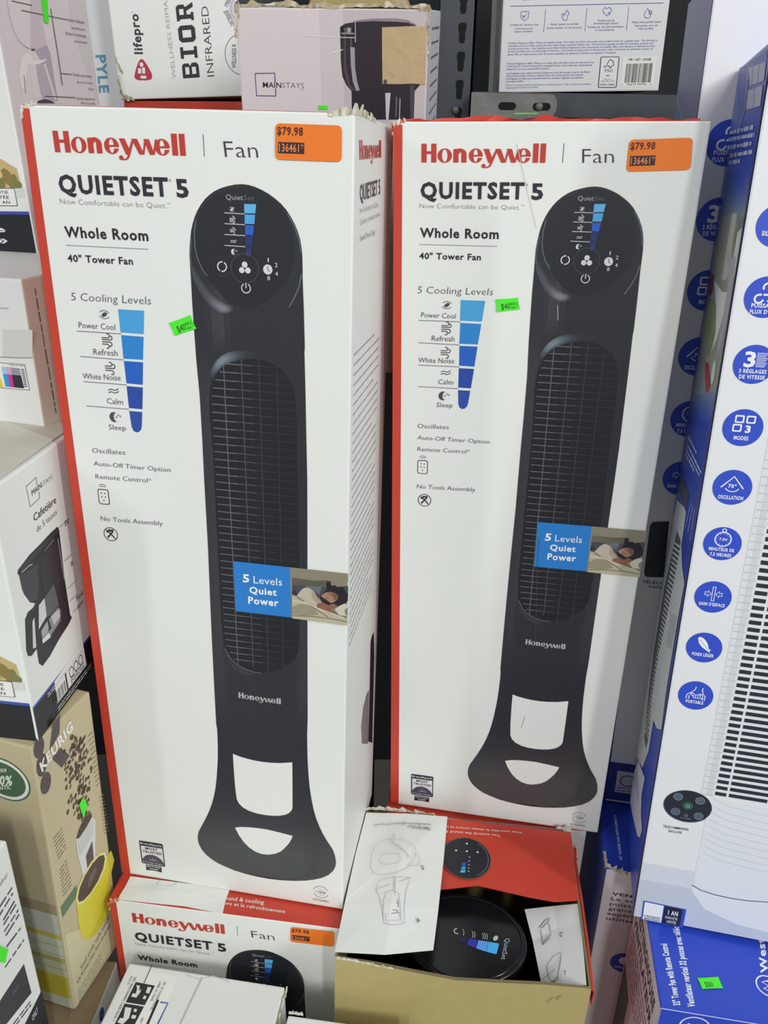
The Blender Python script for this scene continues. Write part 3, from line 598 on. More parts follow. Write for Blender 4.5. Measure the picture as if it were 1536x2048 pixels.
dl([(0.0380,0.0917),(0.0816,0.1134)]); dl([(0.0380,0.0917),(0.0438,0.0807),(0.0487,0.0642),(0.0521,0.0508),(0.0542,0.0429),(0.0629,0.0408),(0.0725,0.0426),(0.0795,0.0462),(0.0771,0.0680),(0.0770,0.0910),(0.0816,0.1134),(0.0610,0.1116),(0.0411,0.1047),(0.0380,0.0917)]); dl([(0.0598,0.1108),(0.0623,0.0774)]); dl([(0.0616,0.1110),(0.0643,0.0777)])
dl([(0.0524,0.0481),(0.0499,0.0758),(0.0519,0.0876),(0.0605,0.0911),(0.0685,0.0869),(0.0722,0.0674),(0.0743,0.0496)]); dl([(0.0541,0.0552),(0.0722,0.0595),(0.0744,0.0488),(0.0563,0.0464)], close=True)
for y in (610, 665): dl({610: [(0.0545,0.0750),(0.0617,0.0785),(0.0681,0.0776),(0.0685,0.0731),(0.0620,0.0702),(0.0554,0.0714)], 665: [(0.0586,0.0600),(0.0638,0.0623),(0.0690,0.0619),(0.0698,0.0587),(0.0589,0.0567)]}[y], .0008, '#55585c', True)
dl([(0.0553,0.0722),(0.0567,0.0631)], .0007, '#3a3c40'); dl([(0.0686,0.0748),(0.0695,0.0670)], .0007, '#3a3c40'); dl([(0.0485,0.0656),(0.0530,0.0705)], .0006)
pr.end()
sheet(D, 'red_flap', [[(.115, .113, .004), (.14, .117, .0015), (.17, .124, .0), (.20, .120, .0), (.235, .116, .001), (.27, .114, .002), (.302, .120, .001)], [(.115, .17, .001), (.14, .17, .0), (.17, .17, -.001), (.20, .17, -.001), (.235, .17, -.001), (.27, .17, .0), (.302, .17, .0)], [(.10, .2315, .0), (.14, .2315, .0), (.17, .2315, .0), (.20, .2315, .0), (.235, .2315, .0), (.27, .2315, .0), (.302, .2315, .0)]], RED, .0014)
pr = Print(D, 'top', 'control_picture', base=26)
c = (0.1546,0.1649); pr.e('#6c5a58', c, .0338, .0345, 0); pr.e('#22242a', c, .0328, .0336, 1); pr.arc('#6f747a', c, .030, -60, 60, .0008, 2, .031)
for qd, col in (([(0.1497,0.1561),(0.1539,0.1564),(0.1537,0.1509),(0.1487,0.1502)], '#2a5ac8'), ([(0.1487,0.1493),(0.1537,0.1499),(0.1535,0.1458),(0.1480,0.1450)], '#4a9fe2'), ([(0.1481,0.1441),(0.1536,0.1448),(0.1534,0.1401),(0.1463,0.1394)], '#56aee8')): pr.q(col, qd, 3)
for p in ((0.1404,0.1753), (0.1552,0.1759), (0.1700,0.1763), (0.1551,0.1891)): pr.e('#c9cdcf', p, .0016, z=3, n=10)
for p in ((0.1591,0.1665), (0.1586,0.1599), (0.1584,0.1534), (0.1582,0.1480), (0.1580,0.1429)): pr.e('#b9bdbf', p, .0012, .0009, z=3, n=8)
pr.end()
pr = Print(D, 'top', 'top_lettering', base=26)
pr.t('#f0dcd4', 'You control the sound & cooling', (0.2023,0.2117), (0.0994,0.2075), (0.2022,0.2075), 2, .008)
pr.t('#f0dcd4', 'Vous contrôlez le niveau sonore et le refroidissement', (0.2332,0.2209), (0.0765,0.2151), (0.2330,0.2170), 2, .005)
pr.end()
sheet(D, 'inner_flap', [[(.298, .005, .002), (.300, .05, .002), (.301, .085, .003), (.3015, .116, .003)], [(.272, .006, .016), (.274, .05, .018), (.274, .09, .020), (.272, .122, .020)], [(.252, .006, .034), (.250, .03, .034), (.244, .08, .036), (.236, .125, .036)]], MATTE, .0012)
def innf(a, d, o): return D.loc(a, d, .003 + (.3005 - a) * .62 - o)
pr = Print(D, innf, 'assembly_drawing', base=40)
pr.t('#5a5c60', '2.', (0.2787,0.0801), (0.2729,0.0799), (0.2777,0.0739), 2, 0); pr.t('#5a5c60', '1.', (0.2773,0.0288), (0.2738,0.0288), (0.2763,0.0232), 2, 0)
pr.t('#5a5c60', 'Assembly', (0.2765,0.0068), (0.2633,-0.0033), (0.2782,0.0039), 2, 0); pr.t('#5a5c60', 'Instructions', (0.2746,0.0126), (0.2536,-0.0041), (0.2761,0.0099), 2, 0)
for pts, wd in (([(0.2518,0.0945),(0.2591,0.1029),(0.2650,0.1049),(0.2625,0.0997),(0.2546,0.0932)], .0010), ([(0.2537,0.0705),(0.2596,0.0781),(0.2648,0.0822),(0.2618,0.0757),(0.2541,0.0697)], .0010), ([(0.2533,0.0913),(0.2543,0.0725)], .0007), ([(0.2636,0.0969),(0.2644,0.0838)], .0007),
                ([(0.2566,0.0404),(0.2645,0.0505),(0.2739,0.0538),(0.2728,0.0425),(0.2664,0.0189),(0.2606,0.0181),(0.2570,0.0302),(0.2566,0.0404)], .0007), ([(0.2507,0.0243),(0.2654,0.0338)], .0006), ([(0.2606,0.0181),(0.2679,0.0228),(0.2693,0.0205),(0.2616,0.0163)], .0009), ([(0.2521,0.0121),(0.2520,0.0048),(0.2575,0.0084)], .0008)): pr.l('#70747c', pts, wd, 2)
pr.end()
shards(D, 'torn_edge', [(.0, .232, .0), (.03, .235, -.004), (.07, .236, -.002), (.11, .236, .0)], .006, [PULP, KRAFTL], 21, normal=(0, -.5, 1))
shards(D, 'torn_edge', [(.0, -.0005, .001), (.02, -.0005, .002), (.045, -.0005, .005), (.07, -.0005, .008)], .003, [PULP, KRAFTL], 22, normal=(0, -.3, 1))
shards(D, 'torn_corner', [(.282, .236, -.001), (.296, .236, -.002), (.303, .236, .0)], .005, [PULP], 23, normal=(0, -.5, 1))
shards(D, 'torn_corner', [(.3045, .21, .004), (.305, .19, .008), (.3045, .165, .012)], .005, [RED, PULP], 24, normal=(1, 0, .3))
sheet(D, 'red_rim', [[(.3035, -.002, -.001), (.3045, .06, -.001), (.3045, .12, -.001), (.304, .20, -.001)], [(.3065, -.002, .002), (.3075, .06, .002), (.3075, .12, .002), (.306, .20, .002)], [(.307, -.001, .03), (.308, .06, .03), (.308, .12, .03), (.3065, .20, .03)]], RED, .001)

# the fan standing inside: head up, its display turned to the right
FANB = mat('glossy_black_plastic', '#141518', 0.22, 0.0, spec=0.5)
FANM = mat('satin_black_plastic', '#17181c', 0.38, 0.02, 60)
def to_world(box, *p): return box.root.matrix_basis @ box.loc(*p)
fan = bpy.data.objects.new('tower_fan', None); COL.objects.link(fan)
fan.location = to_world(D, .153, .078, D.H - .02); fan.rotation_mode = 'YXZ'; fan.rotation_euler = D.root.rotation_euler
fan.empty_display_size = .05
fan['label'] = 'black tower fan standing inside the opened carton, only its round control head showing'; fan['category'] = 'fan'
HF = D.H - .02
def fl(u, d, v): return Vector((u - .153, d - .078, HF - v + .0))
def fan_part(name, rings, mats, cap=True, smooth=True):
    bm = bmesh.new(); n = 56; prev = None
    for (u, d, v, rx, ry) in rings:
        cur = [bm.verts.new(fl(u + rx * math.cos(2 * math.pi * i / n), d + ry * math.sin(2 * math.pi * i / n), v)) for i in range(n)]
        if prev:
            for i in range(n): bm.faces.new((prev[i], prev[(i + 1) % n], cur[(i + 1) % n], cur[i]))
        prev = cur
    if cap: bm.faces.new(prev)
    me = bpy.data.meshes.new(name); bm.to_mesh(me); bm.free()
    for p in me.polygons: p.use_smooth = smooth and len(p.vertices) == 4
    for m in mats: me.materials.append(m)
    o = bpy.data.objects.new(name, me); COL.objects.link(o); o.parent = fan
    return o
hc, hd = .158, .071
fan_part('head_housing', [(hc, hd, .20, .060, .052), (hc, hd, .10, .064, .055), (hc, hd, .062, .070, .059), (hc, hd, .044, .0775, .0640), (hc, hd, .036, .0785, .0650), (hc, hd, .0315, .0770, .0635), (hc, hd, .0298, .0735, .0600), (hc, hd, .0310, .0715, .0585)], [FANB], cap=False)
panel = fan_part('control_panel', [(hc, hd, .0315, .0716, .0586), (hc, hd, .0304, .0712, .0582), (hc, hd, .0300, .069, .0565)], [FANB])
fan_part('column', [(hc, hd, .80, .055, .050), (hc, hd, .19, .058, .052)], [FANM], cap=False)
fan_part('stand', [(hc, .100, .912, .115, .085), (hc, .100, .890, .112, .083), (hc, .09, .84, .075, .060), (hc, hd, .79, .055, .050)], [FANM], cap=False)
class FanPrint(Print):
    def end(self):
        me = bpy.data.meshes.new(self.name); self.bm.to_mesh(me); self.bm.free()
        for x in self.ml: me.materials.append(x)
        o = bpy.data.objects.new(self.name, me); COL.objects.link(o); o.parent = panel
        return o
class _F:
    def face(self, f): return lambda a, d, o: fl(a, d, .0300 - o)
pr = FanPrint(_F(), 'panel', 'display_print', base=2)
pr.t('#a9b4bb', 'QuietSet', (0.2081,0.0747), (0.2019,0.0449), (0.2141,0.0749), 2, .0)
for qd, col in (([(0.1867,0.0670),(0.2000,0.0660),(0.1962,0.0510),(0.1841,0.0526)], '#45b3ef'), ([(0.1738,0.0675),(0.1864,0.0669),(0.1836,0.0528),(0.1709,0.0557)], '#5c9df0'), ([(0.1619,0.0686),(0.1728,0.0679),(0.1699,0.0561),(0.1595,0.0593)], '#3233b0'), ([(0.1500,0.0687),(0.1609,0.0685),(0.1585,0.0600),(0.1496,0.0632)], '#1d2048')): pr.q(col, qd, 2)
for k, c in enumerate(((0.1957,0.0731), (0.1825,0.0741), (0.1693,0.0746), (0.1576,0.0758), (0.1463,0.0766))):
    s = .0045
    if k == 0: pr.e('#bfc4c6', c, s * .9, s * .6, 2, 1.0)
    elif k == 4: pr.arc('#bfc4c6', c, s * .8, 90, 300, .0014, 2)
    else:
        for j in range(4 - k): pr.l('#bfc4c6', [(c[0] - s * .7 + j * s * .55, c[1] - s), (c[0] - s * .5 + j * s * .55, c[1]), (c[0] - s * .8 + j * s * .55, c[1] + s)], .0007, 2)
pr.end()

# ------------------------------------------------------------------ blue and white tower fan cartons at right
BLUE = mat('coated_blue_board', '#2a47c0', 0.3, 0.04, 8.0)
BWH = dict(front=LAV, left=BLUE, right=BLUE, top=BLUE, back=LAV)
def feature_disc(pr, c, r, k, Wt='#f0f2f6', ring=True):
    x, y = c
    pr.e('#3350c8', c, r, z=1, n=48)
    def L(*pts, wd=.0011): pr.l(Wt, [(x + a * r, y + b * r) for a, b in pts], wd * r / .0183, 2)
    def T(s, yy, wd, h=.20): pr.tw(Wt, s, x - wd * r, y + yy * r, 2 * wd * r, h * r, 3, .03)
    if k == 'silent':
        pr.e(Wt, (x, y - .25 * r), .3 * r, z=2); T('SILENCIEUX', .45, .68)
    elif k == 'flow':
        pr.arc(Wt, (x + .03 * r, y - .47 * r), .20 * r, 150, 420, .09 * r, 2); L((-.12, -.12), (.75, -.12), wd=.0017)
        L((-.2, -.12), (-.3, -.12), wd=.0017); pr.arc(Wt, (x - .30 * r, y + .08 * r), .20 * r, 10, 270, .09 * r, 2); pr.arc(Wt, (x + .25 * r, y + .06 * r), .17 * r, -90, 150, .09 * r, 2)
        T('PUISSANT', .50, .60, .19); T("FLUX D'AIR", .80, .62, .19)
    elif k == 'speed':
        pr.t(Wt, '3', (x - .5 * r, y + .12 * r), (x + .05 * r, y + .12 * r), (x - .5 * r, y - .62 * r), 3, .03)
        for i in range(9): L((.08, -.58 + i * .085), (.62 - .05 * (i % 3), -.58 + i * .085), wd=.0006)
        T('3 RÉGLAGES', .44, .66, .19); T('DE VITESSE', .74, .62, .19)
    elif k == 'modes':
        for i, j in ((-.22, -.46), (.34, -.46), (-.28, .02)):
            pr.rr(Wt, x + (i - .23) * r, y + (j - .21) * r, x + (i + .23) * r, y + (j + .21) * r, .07 * r, 2); pr.rr('#3350c8', x + (i - .15) * r, y + (j - .13) * r, x + (i + .15) * r, y + (j + .13) * r, .04 * r, 3)
        pr.tw(Wt, '3', x + .12 * r, y + .24 * r, .28 * r, .36 * r, 3, .04); T('MODES', .66, .36)
    elif k == 'swing':
        L((-.58, .04), (.02, -.62), (.56, .04), wd=.0013); pr.arc(Wt, (x, y - .18 * r), .42 * r, 35, 145, .05 * r, 2); pr.tw(Wt, '70°', x - .22 * r, y + .02 * r, .42 * r, .2 * r, 3, .03)
        T('OSCILLATION', .68, .64)
    elif k == 'timer':
        pr.ring(Wt, (x, y - .27 * r), .42 * r, .06 * r, 2); pr.ring(Wt, (x, y - .80 * r), .10 * r, .05 * r, 2)
        for i in range(12):
            a = math.pi * i / 6; L((.32 * math.cos(a), -.27 + .32 * math.sin(a)), (.36 * math.cos(a), -.27 + .36 * math.sin(a)), wd=.0007)
        pr.tw(Wt, '7.5H', x - .2 * r, y - .20 * r, .4 * r, .15 * r, 3, .03)
        T('MINUTEUR DE', .44, .66, .19); T('7,5 HEURES', .76, .56, .19)
    elif k == 'slim':
        for a, b2 in (((-.07, -.62), (.07, .22)),):
            pr.l(Wt, [(x - .07 * r, y - .65 * r), (x + .07 * r, y - .65 * r), (x + .07 * r, y + .24 * r), (x - .07 * r, y + .24 * r)], .05 * r, 2, True)
        for s in (-1, 1):
            pr.l(Wt, [(x + s * .13 * r, y - .2 * r), (x + s * .3 * r, y - .40 * r), (x + s * .3 * r, y - .27 * r), (x + s * .46 * r, y - .30 * r), (x + s * .46 * r, y - .1 * r), (x + s * .3 * r, y - .13 * r), (x + s * .3 * r, y + .0 * r)], .045 * r, 2, True)
        T("GAIN D'ESPACE", .56, .70, .19)
    elif k == 'light':
        pr.q(Wt, [(x + a * r, y + b * r) for a, b in ((-.42, -.60), (-.3, -.70), (-.12, -.62), (.08, -.42), (.2, -.18), (.26, .04), (.42, .12), (.32, .16), (.36, .28), (.24, .22), (.12, .14), (-.12, -.02), (-.32, -.26))], 2)
        pr.l('#3350c8', [(x - .3 * r, y - .5 * r), (x + .26 * r, y + .12 * r)], .02 * r, 3); T('POIDS LÉGER', .58, .60)
    elif k == 'carry':
        L((-.52, .28), (-.5, -.02), (-.36, -.14), (-.1, -.14), wd=.0009); L((-.38, .28), (-.36, .02), wd=.0009); L((.52, .28), (.54, -.02), (.4, -.14), (.16, -.14), wd=.0009); L((.4, .28), (.42, .02), wd=.0009)
        L((-.05, -.62), (-.08, -.42), (-.3, -.16), (-.26, -.04), (-.08, .06), wd=.0009); L((.34, -.58), (.33, -.36), (.42, -.2), wd=.0009)
        for i in range(4): pr.arc(Wt, (x + (-.06 + .13 * i) * r, y + .05 * r), .07 * r, 0, 360, .03 * r, 2, .13 * r)
        T('PORTABLE', .55, .50)
    return pr
E_ = Box('tower_fan_carton', 'E', 'big white and blue tower fan carton at right, picturing a white fan', 'carton', 'blue and white tower fan cartons', BWH)
for i, k in enumerate(('silent', 'flow', 'speed', 'modes', 'swing', 'timer', 'slim', 'light', 'carry')):
    pr = Print(E_, 'front', 'feature_disc', base=2); feature_disc(pr, (.0276, .1455 + .0610 * i), .0183, k); pr.end()
pr = Print(E_, 'front', 'fan_picture', base=1)
pr.q('#c4cad8', [(.001, .907), (.30, .907), (.30, .968), (.001, .968)], 0); pr.q('#d3d8e2', [(.001, .880), (.30, .880), (.30, .907), (.001, .907)], 0)
pr.q('#e1e4ea', [(.062, .77), (.30, .77), (.30, .945), (.20, .957), (.12, .950), (.08, .935), (.062, .91)], 1)
for i in range(9): pr.l('#cfd4dd', [(.066, .768 + .010 * i), (.085, .776 + .010 * i), (.13, .781 + .010 * i), (.30, .783 + .010 * i)], .0012, 2)
pr.l('#5b6274', [(0.0615,0.9009), (0.0716,0.9063), (0.0874,0.9094), (0.1058,0.9104), (0.1253,0.9096), (0.1479,0.9058), (.17, .9235), (.25, .920)], .0013, 3)
pr.q('#dfe2e6', [(.052, .26), (.064, .26), (.064, .765), (.052, .765)], 1); pr.q('#d2d6db', [(.058, .26), (.064, .26), (.064, .765), (.058, .765)], 2)
n = 58; v0, v1 = .155, .7625
for i in range(n + 20):
    v = v1 - i * .00862
    if v < .16: break
    for a, c in ((.0668, .0788), (.0816, .1225), (.1253, .166), (.169, .21), (.213, .255)): pr.q('#2a2e3a', [(a, v - .0050), (c, v - .0047), (c, v), (a, v - .0002)], 3)
    pr.l('#c3c8cf', [(.0530, v + .0015), (.0655, v + .0016)], .0011, 3)
pr.end()
pr = Print(E_, 'front', 'remote_picture', base=1)
cx, cy = (0.0402,0.7852); rx, ry = .0272, .0232
pr.e('#767c88', (cx, cy), rx, ry, 1); pr.e('#262a35', (cx, cy - .0004), rx * .975, ry * .97, 2)
for dx, dy, col in ((-.45, -.52, '#9aa6b4'), (.45, -.48, '#9aa6b4'), (0, -.05, '#4f8f78'), (-.45, .42, '#8fa0b0'), (.5, .48, '#8fa0b0')):
    p = (cx + dx * rx, cy + dy * ry); pr.ring(col, p, .0048, .0006, 3); pr.e('#566070' if dx else '#2c4a44', p, .0040, z=3, n=20)
    if dx == 0: pr.arc('#9adcc0', p, .0022, -60, 240, .0006, 4); pr.l('#9adcc0', [(p[0], p[1] - .0028), p], .0006, 4)
pr.arc('#aab2bd', (cx, cy + .56 * ry), .0016, 0, 360, .0004, 3); scribble(pr, '#9098a4', (cx - .006, cy + .74 * ry), (cx + .006, cy + .74 * ry), .0010, 4, 3)
pr.t('#33353b', 'TÉLÉCOMMANDE', (0.0175,0.8213), (0.0460,0.8199), (0.0170,0.8179), 2, .012); pr.t('#33353b', 'INCLUSE', (0.0244,0.8268), (0.0391,0.8262), (0.0240,0.8235), 2, .012)
pr.end()
pr = Print(E_, 'front', 'warranty_label', base=3)
q4 = [(0.0091,0.9396), (0.0601,0.9411), (0.0600,0.9720), (0.0097,0.9715)]
pr.q('#2f4fbe', q4, 1); pr.q('#eceef2', [bil(q4, s, t) for s, t in ((.035, .05), (.48, .05), (.48, .95), (.035, .95))], 2); pr.q('#1a1c2c', [bil(q4, s, t) for s, t in ((.50, .04), (.92, .04), (.92, .96), (.50, .96))], 2)
def QB(s, t): return bil(q4, s, t)
pr.t('#33353b', 'REGARDEZ', QB(.12, .80), QB(.44, .80), QB(.12, .70), 3, .02); pr.t('#33353b', 'MAINTENANT', QB(.08, .93), QB(.46, .93), QB(.08, .83), 3, .02); pr.ring('#33353b', QB(.075, .76), .0012, .0005, 3)
pr.t('#e4e7ee', '1 AN', QB(.60, .44), QB(.83, .44), QB(.60, .22), 3, .03); pr.t('#c9cedb', 'GARANTIE', QB(.55, .66), QB(.84, .66), QB(.55, .53), 3, .02); pr.t('#c9cedb', 'LIMITÉE', QB(.60, .88), QB(.82, .88), QB(.60, .74), 3, .02)
pr.end()
pr = Print(E_, 'left', 'corrugated_edge', base=1)
pr.q(mat('dark_corrugated_edge', '#4a4a46', .9, .3, 200, mottle=.5, mscale=300), [(.0008, .01), (.0068, .01), (.0068, .955), (.0008, .955)], 1); pr.end()
pr = Print(E_, lambda a, b, o: E_.loc(-o, min(max(a, .0072), E_.D - .0015), b), 'side_print', base=1)
pr.q('#6f81cb', [(0.2088,0.0002),(0.1350,0.0025),(0.0793,0.0039),(0.0268,0.0056),(0.0182,0.0152),(0.1036,0.0092),(0.0930,0.0457),(0.1087,0.0626),(0.1941,0.0544)], 1); pr.q('#5a6cc2', [(0.1684,0.0027),(0.1308,0.0036),(0.1048,0.0466),(0.1325,0.0526)], 2)
pr.q('#c3c9e2', [(0.1094,0.0082),(0.0211,0.0152),(0.0169,0.0298),(0.0862,0.0260)], 3); pr.q('#c3c9e2', [(0.0933,0.0294),(0.0192,0.0328),(0.0144,0.0492),(0.0877,0.0460)], 3)
for i in range(3): pr.l('#8f9ad0', [(0.0848,0.0102), (0.0783,0.0263)] if i == 0 else [(0.0548,0.0124), (0.0470,0.0278)] if i == 1 else [(0.0564,0.0313), (0.0495,0.0476)], .0022, 4)
for i, (p0, p1) in enumerate((((0.1950,0.0589), (0.0324,0.0644)), ((0.1993,0.0649), (0.0203,0.0714)), ((0.1946,0.0731), (0.0293,0.0778)), ((0.1437,0.0827), (0.0151,0.0851)), ((0.1460,0.0892), (0.0760,0.0902)))): scribble(pr, '#c9d2f2', p0, p1, .0052, 30 + i, 3)
G0 = [(0.1518,0.0970), (0.0111,0.1011), (0.0006,0.1376), (0.1476,0.1401)]
for i in range(10):
    t = i / 10; c = [x + (y - x) * (t ** 1.3) for x, y in zip((44, 74, 190), (146, 160, 168))]
    pr.q('#%02x%02x%02x' % tuple(int(x) for x in c), [bil(G0, 0, t), bil(G0, 1, t), bil(G0, 1, t + .101), bil(G0, 0, t + .101)], 1)
pr.q('#9c9f93', [(0.1476,0.1401), (0.0006,0.1376), (0.0015,0.2995), (0.1557,0.3346)], 1)
pr.q('#c6c9c0', [(0.0750,0.1368),(0.0470,0.1363),(0.0457,0.1959),(0.0766,0.1986)], 2); pr.q('#7d818a', [(0.0411,0.1383),(0.0084,0.1387),(0.0081,0.1475),(0.0322,0.1524)], 2); pr.q('#a08c5c', [(0.0418,0.1506),(0.0326,0.1493),(0.0301,0.1740),(0.0386,0.1756)], 3); pr.q('#dfe3e4', [(0.0284,0.1522),(0.0034,0.1474),(-0.0161,0.1905),(0.0169,0.1934),(0.0301,0.1740)], 2)
pr.q('#8a9a72', [(0.1492,0.2313),(0.1203,0.2214),(0.0849,0.2264),(0.0634,0.2474),(0.0801,0.2654),(0.0904,0.2777),(0.1317,0.2644)], 3); pr.q('#e4e6e6', [(0.1221,0.2028),(0.0607,0.2088),(0.0332,0.2060),(0.0331,0.2285),(0.0487,0.2527),(0.0673,0.2684),(0.0634,0.2474),(0.0833,0.2262)], 3); pr.q('#b4b7bb', [(0.0708,0.1701),(0.0149,0.1737),(0.0061,0.1999),(0.0082,0.2299),(0.0204,0.2555),(0.0375,0.2708),(0.0380,0.2315),(0.0351,0.1969)], 2)
pr.q('#b23a3c', [(0.0994,0.2848),(0.0753,0.2823),(0.0452,0.2978),(0.0491,0.3051),(0.0634,0.3096),(0.0857,0.2983)], 4); pr.q('#8f98a4', [(0.1562,0.2809),(0.0977,0.2844),(0.0661,0.3116),(0.1442,0.3291)], 3); pr.e('#dfe3e6', (0.0385,0.2842), .010, .012, 4); pr.q('#7a3a34', [(0.1716,0.1984),(0.1266,0.1987),(0.1225,0.2151),(0.1424,0.2238)], 3)
G1 = [(0.1543,0.3210), (0.0036,0.2938), (0.0023,0.3261), (0.1687,0.3650)]
for i in range(8):
    t = i / 8; c = [x + (y - x) * t for x, y in zip((140, 152, 168), (42, 71, 192))]
    pr.q('#%02x%02x%02x' % tuple(int(x) for x in c), [bil(G1, 0, t), bil(G1, 1, t), bil(G1, 1, t + .126), bil(G1, 0, t + .126)], 2)
for i, (p0, p1) in enumerate((((0.1382,0.3782), (0.0634,0.3755)), ((0.1355,0.3873), (0.0148,0.3823)), ((0.1374,0.3939), (0.0263,0.3881)), ((0.1371,0.3992), (0.0635,0.3954)))): scribble(pr, '#c3ccee', p0, p1, .0042, 40 + i, 3)
pr.q('#4b5058', [(0.1512,0.4304),(0.1287,0.4260),(0.0760,0.4260),(0.0729,0.4429),(0.1199,0.4480),(0.1614,0.4500)], 2)
pr.q('#cfd4d6', [(0.1526,0.4613),(0.0934,0.4480),(0.0726,0.4466),(0.0695,0.4850),(0.0446,0.4990),(0.0117,0.5048),(0.0180,0.5563),(0.0181,0.6448),(0.0094,0.6910),(0.0430,0.7135),(0.0742,0.7239),(0.0766,0.7732),(0.1056,0.8219),(0.1689,0.8534),(0.1726,0.8282),(0.2129,0.7397),(0.2151,0.6860),(0.1954,0.5843),(0.1880,0.5360),(0.2005,0.5022)], 3)
pr.q('#5a5f66', [(0.1165,0.4868),(0.0776,0.4835),(0.0752,0.4994),(0.0891,0.5695),(0.1154,0.6585),(0.1145,0.7189),(0.0915,0.7654),(0.0994,0.7864),(0.1270,0.7897),(0.1439,0.7452),(0.1584,0.6741),(0.1496,0.5797)], 4)
for i in range(44):
    t = (i + .5) / 44; q6 = [(0.1233,0.5029), (0.0747,0.4856), (0.0876,0.7647), (0.1294,0.7827)]
    pr.l('#dfe3e4', [bil(q6, -.05, t - .004), bil(q6, 1.05, t + .004)], .0020, 5)
for i in range(5): pr.l('#6a6f78', [bil([(0.0653,0.5679), (0.0292,0.5538), (0.0308,0.5967), (0.0615,0.6111)], i / 4, 0), bil([(0.0653,0.5679), (0.0292,0.5538), (0.0308,0.5967), (0.0615,0.6111)], i / 4, 1)], .0014, 4)
for i in range(3): scribble(pr, '#c3ccee', bil([(0.0476,0.4261), (0.0215,0.4225), (0.0188,0.4585), (0.0624,0.4606)], i / 2, 0), bil([(0.0476,0.4261), (0.0215,0.4225), (0.0188,0.4585), (0.0624,0.4606)], i / 2, 1), .004, 50 + i, 3)
pr.q('#d3d8e6', [(0.2431,0.9080),(0.2125,0.8783),(0.1480,0.8433),(0.0864,0.8173),(0.0718,0.8108),(0.0763,0.8403),(0.0572,0.8562),(0.0305,0.8580),(0.0376,0.8764),(0.0603,0.8941),(0.1293,0.9200),(0.1933,0.9320),(0.2321,0.9241)], 5); pr.q('#b3bcd6', [(0.2103,0.8874),(0.1492,0.8579),(0.1100,0.8531),(0.0916,0.8687),(0.1207,0.8779),(0.1758,0.8933)], 6)
pr.end()

F_ = Box('tower_fan_carton', 'F', 'shaded tower fan carton standing behind, in the gap left of the big blue one', 'carton', 'blue and white tower fan cartons', BWH)
for c, k in (((0.0350,0.1564), 'flow'), ((0.0360,0.2321), 'speed'), ((0.0368,0.3073), 'modes'), ((0.0374,0.3821), 'swing'), ((0.0385,0.4576), 'timer'), ((0.0392,0.5342), 'slim')):
    pr = Print(F_, 'front', 'feature_disc', base=2); feature_disc(pr, c, .0225, k); pr.end()
pr = Print(F_, 'front', 'remote_picture', base=2)
pr.q('#23252f', [(0.0119,0.5961),(0.0143,0.5950),(0.0323,0.5929),(0.0360,0.6732),(0.0146,0.6748),(0.0112,0.6723),(0.0104,0.6667),(0.0096,0.6006)], 1)
pr.t('#33353b', 'TÉLÉCOMMANDE', (0.0100,0.6841), ((0.0100,0.6841)[0] + .062, (0.0100,0.6841)[1]), (0.0100,0.6800), 2, .01); pr.t('#33353b', 'INCLUSE', (0.0187,0.6904), ((0.0187,0.6904)[0] + .033, (0.0187,0.6904)[1]), (0.0187,0.6867), 2, .01)
pr.q('#2c3c86', [(.0, .985), (.08, .985), (.08, 1.056), (.0, 1.056)], 0); pr.q('#c9cbd8', [(.012, 1.0), (.045, 1.0), (.045, 1.04), (.012, 1.04)], 2); pr.ring('#55596c', (.028, 1.017), .010, .002, 3)
for i in range(2): scribble(pr, '#55596c', (.015, 1.031 + .005 * i), (.042, 1.031 + .005 * i), .0022, i, 3)
pr.end()
pr = Print(F_, 'left', 'side_print', base=1)
pr.q('#8797bb', [(.0, .0), (.2, .0), (.2, .28), (.0, .25)], 1); pr.q('#4a62a8', [(.0, .25), (.2, .27), (.2, .30), (.0, .30)], 2)
for i in range(5): pr.l('#a9b6d4', [(.19, .10 + .03 * i), (.04, .16 + .028 * i)], .004, 3)
pr.end()

def blue_top(b, la, lb, lc, texts):
    pr = Print(b, 'top', 'top_lettering', base=1)
    for s, bl, br, tl, o in texts: pr.t('#e6eaf6', s, bl, br, tl, 2, o)
    pr.end()
H_ = Box('tower_fan_carton', 'H', 'low blue topped tower fan carton with white lettering and a green tag', 'carton', 'blue and white tower fan cartons', BWH)
blue_top(H_, 0, 0, 0, [('32" Tower Fan with Remote Control', (0.0226,0.0072), (0.0197,0.0854), (0.0152,0.0054), .045), ('Ventilateur vertical 32 pouces avec télécommande', (0.0388,0.0078), (0.0381,0.1364), (0.0313,0.0068), .045),
                       ('Westinghouse', (0.1328,0.0668), (0.1526,0.1922), (0.1244,0.0648), .03)])
pr = Print(H_, 'top', 'round_logo', base=1)
c = (0.1283,0.0491); pr.ring('#e6eaf6', c, .0128, .0016, 2)
for k in (-.006, 0, .006): pr.e('#e6eaf6', (c[0] + .002, c[1] + k), .0016, z=2, n=12)
pr.l('#e6eaf6', [(c[0] + .002, c[1] - .007), (c[0] - .006, c[1] - .004), (c[0] + .001, c[1]), (c[0] - .006, c[1] + .004), (c[0] + .002, c[1] + .007)], .0016, 2)
pr.end()
pr = Print(H_, 'front', 'front_print', base=1)
pr.q(BLUE, [(.001, .001), (.319, .001), (.319, .14), (.001, .14)], 0); x, y = .041, .022; pr.ring('#e6eaf6', (x, y), .0165, .0017, 2)
for k in (-.007, 0, .007): pr.e('#e6eaf6', (x + k, y - .003), .0019, z=2, n=12)
pr.l('#e6eaf6', [(x - .009, y - .002), (x - .005, y + .008), (x, y - .001), (x + .005, y + .008), (x + .009, y - .002)], .0018, 2); pr.end()
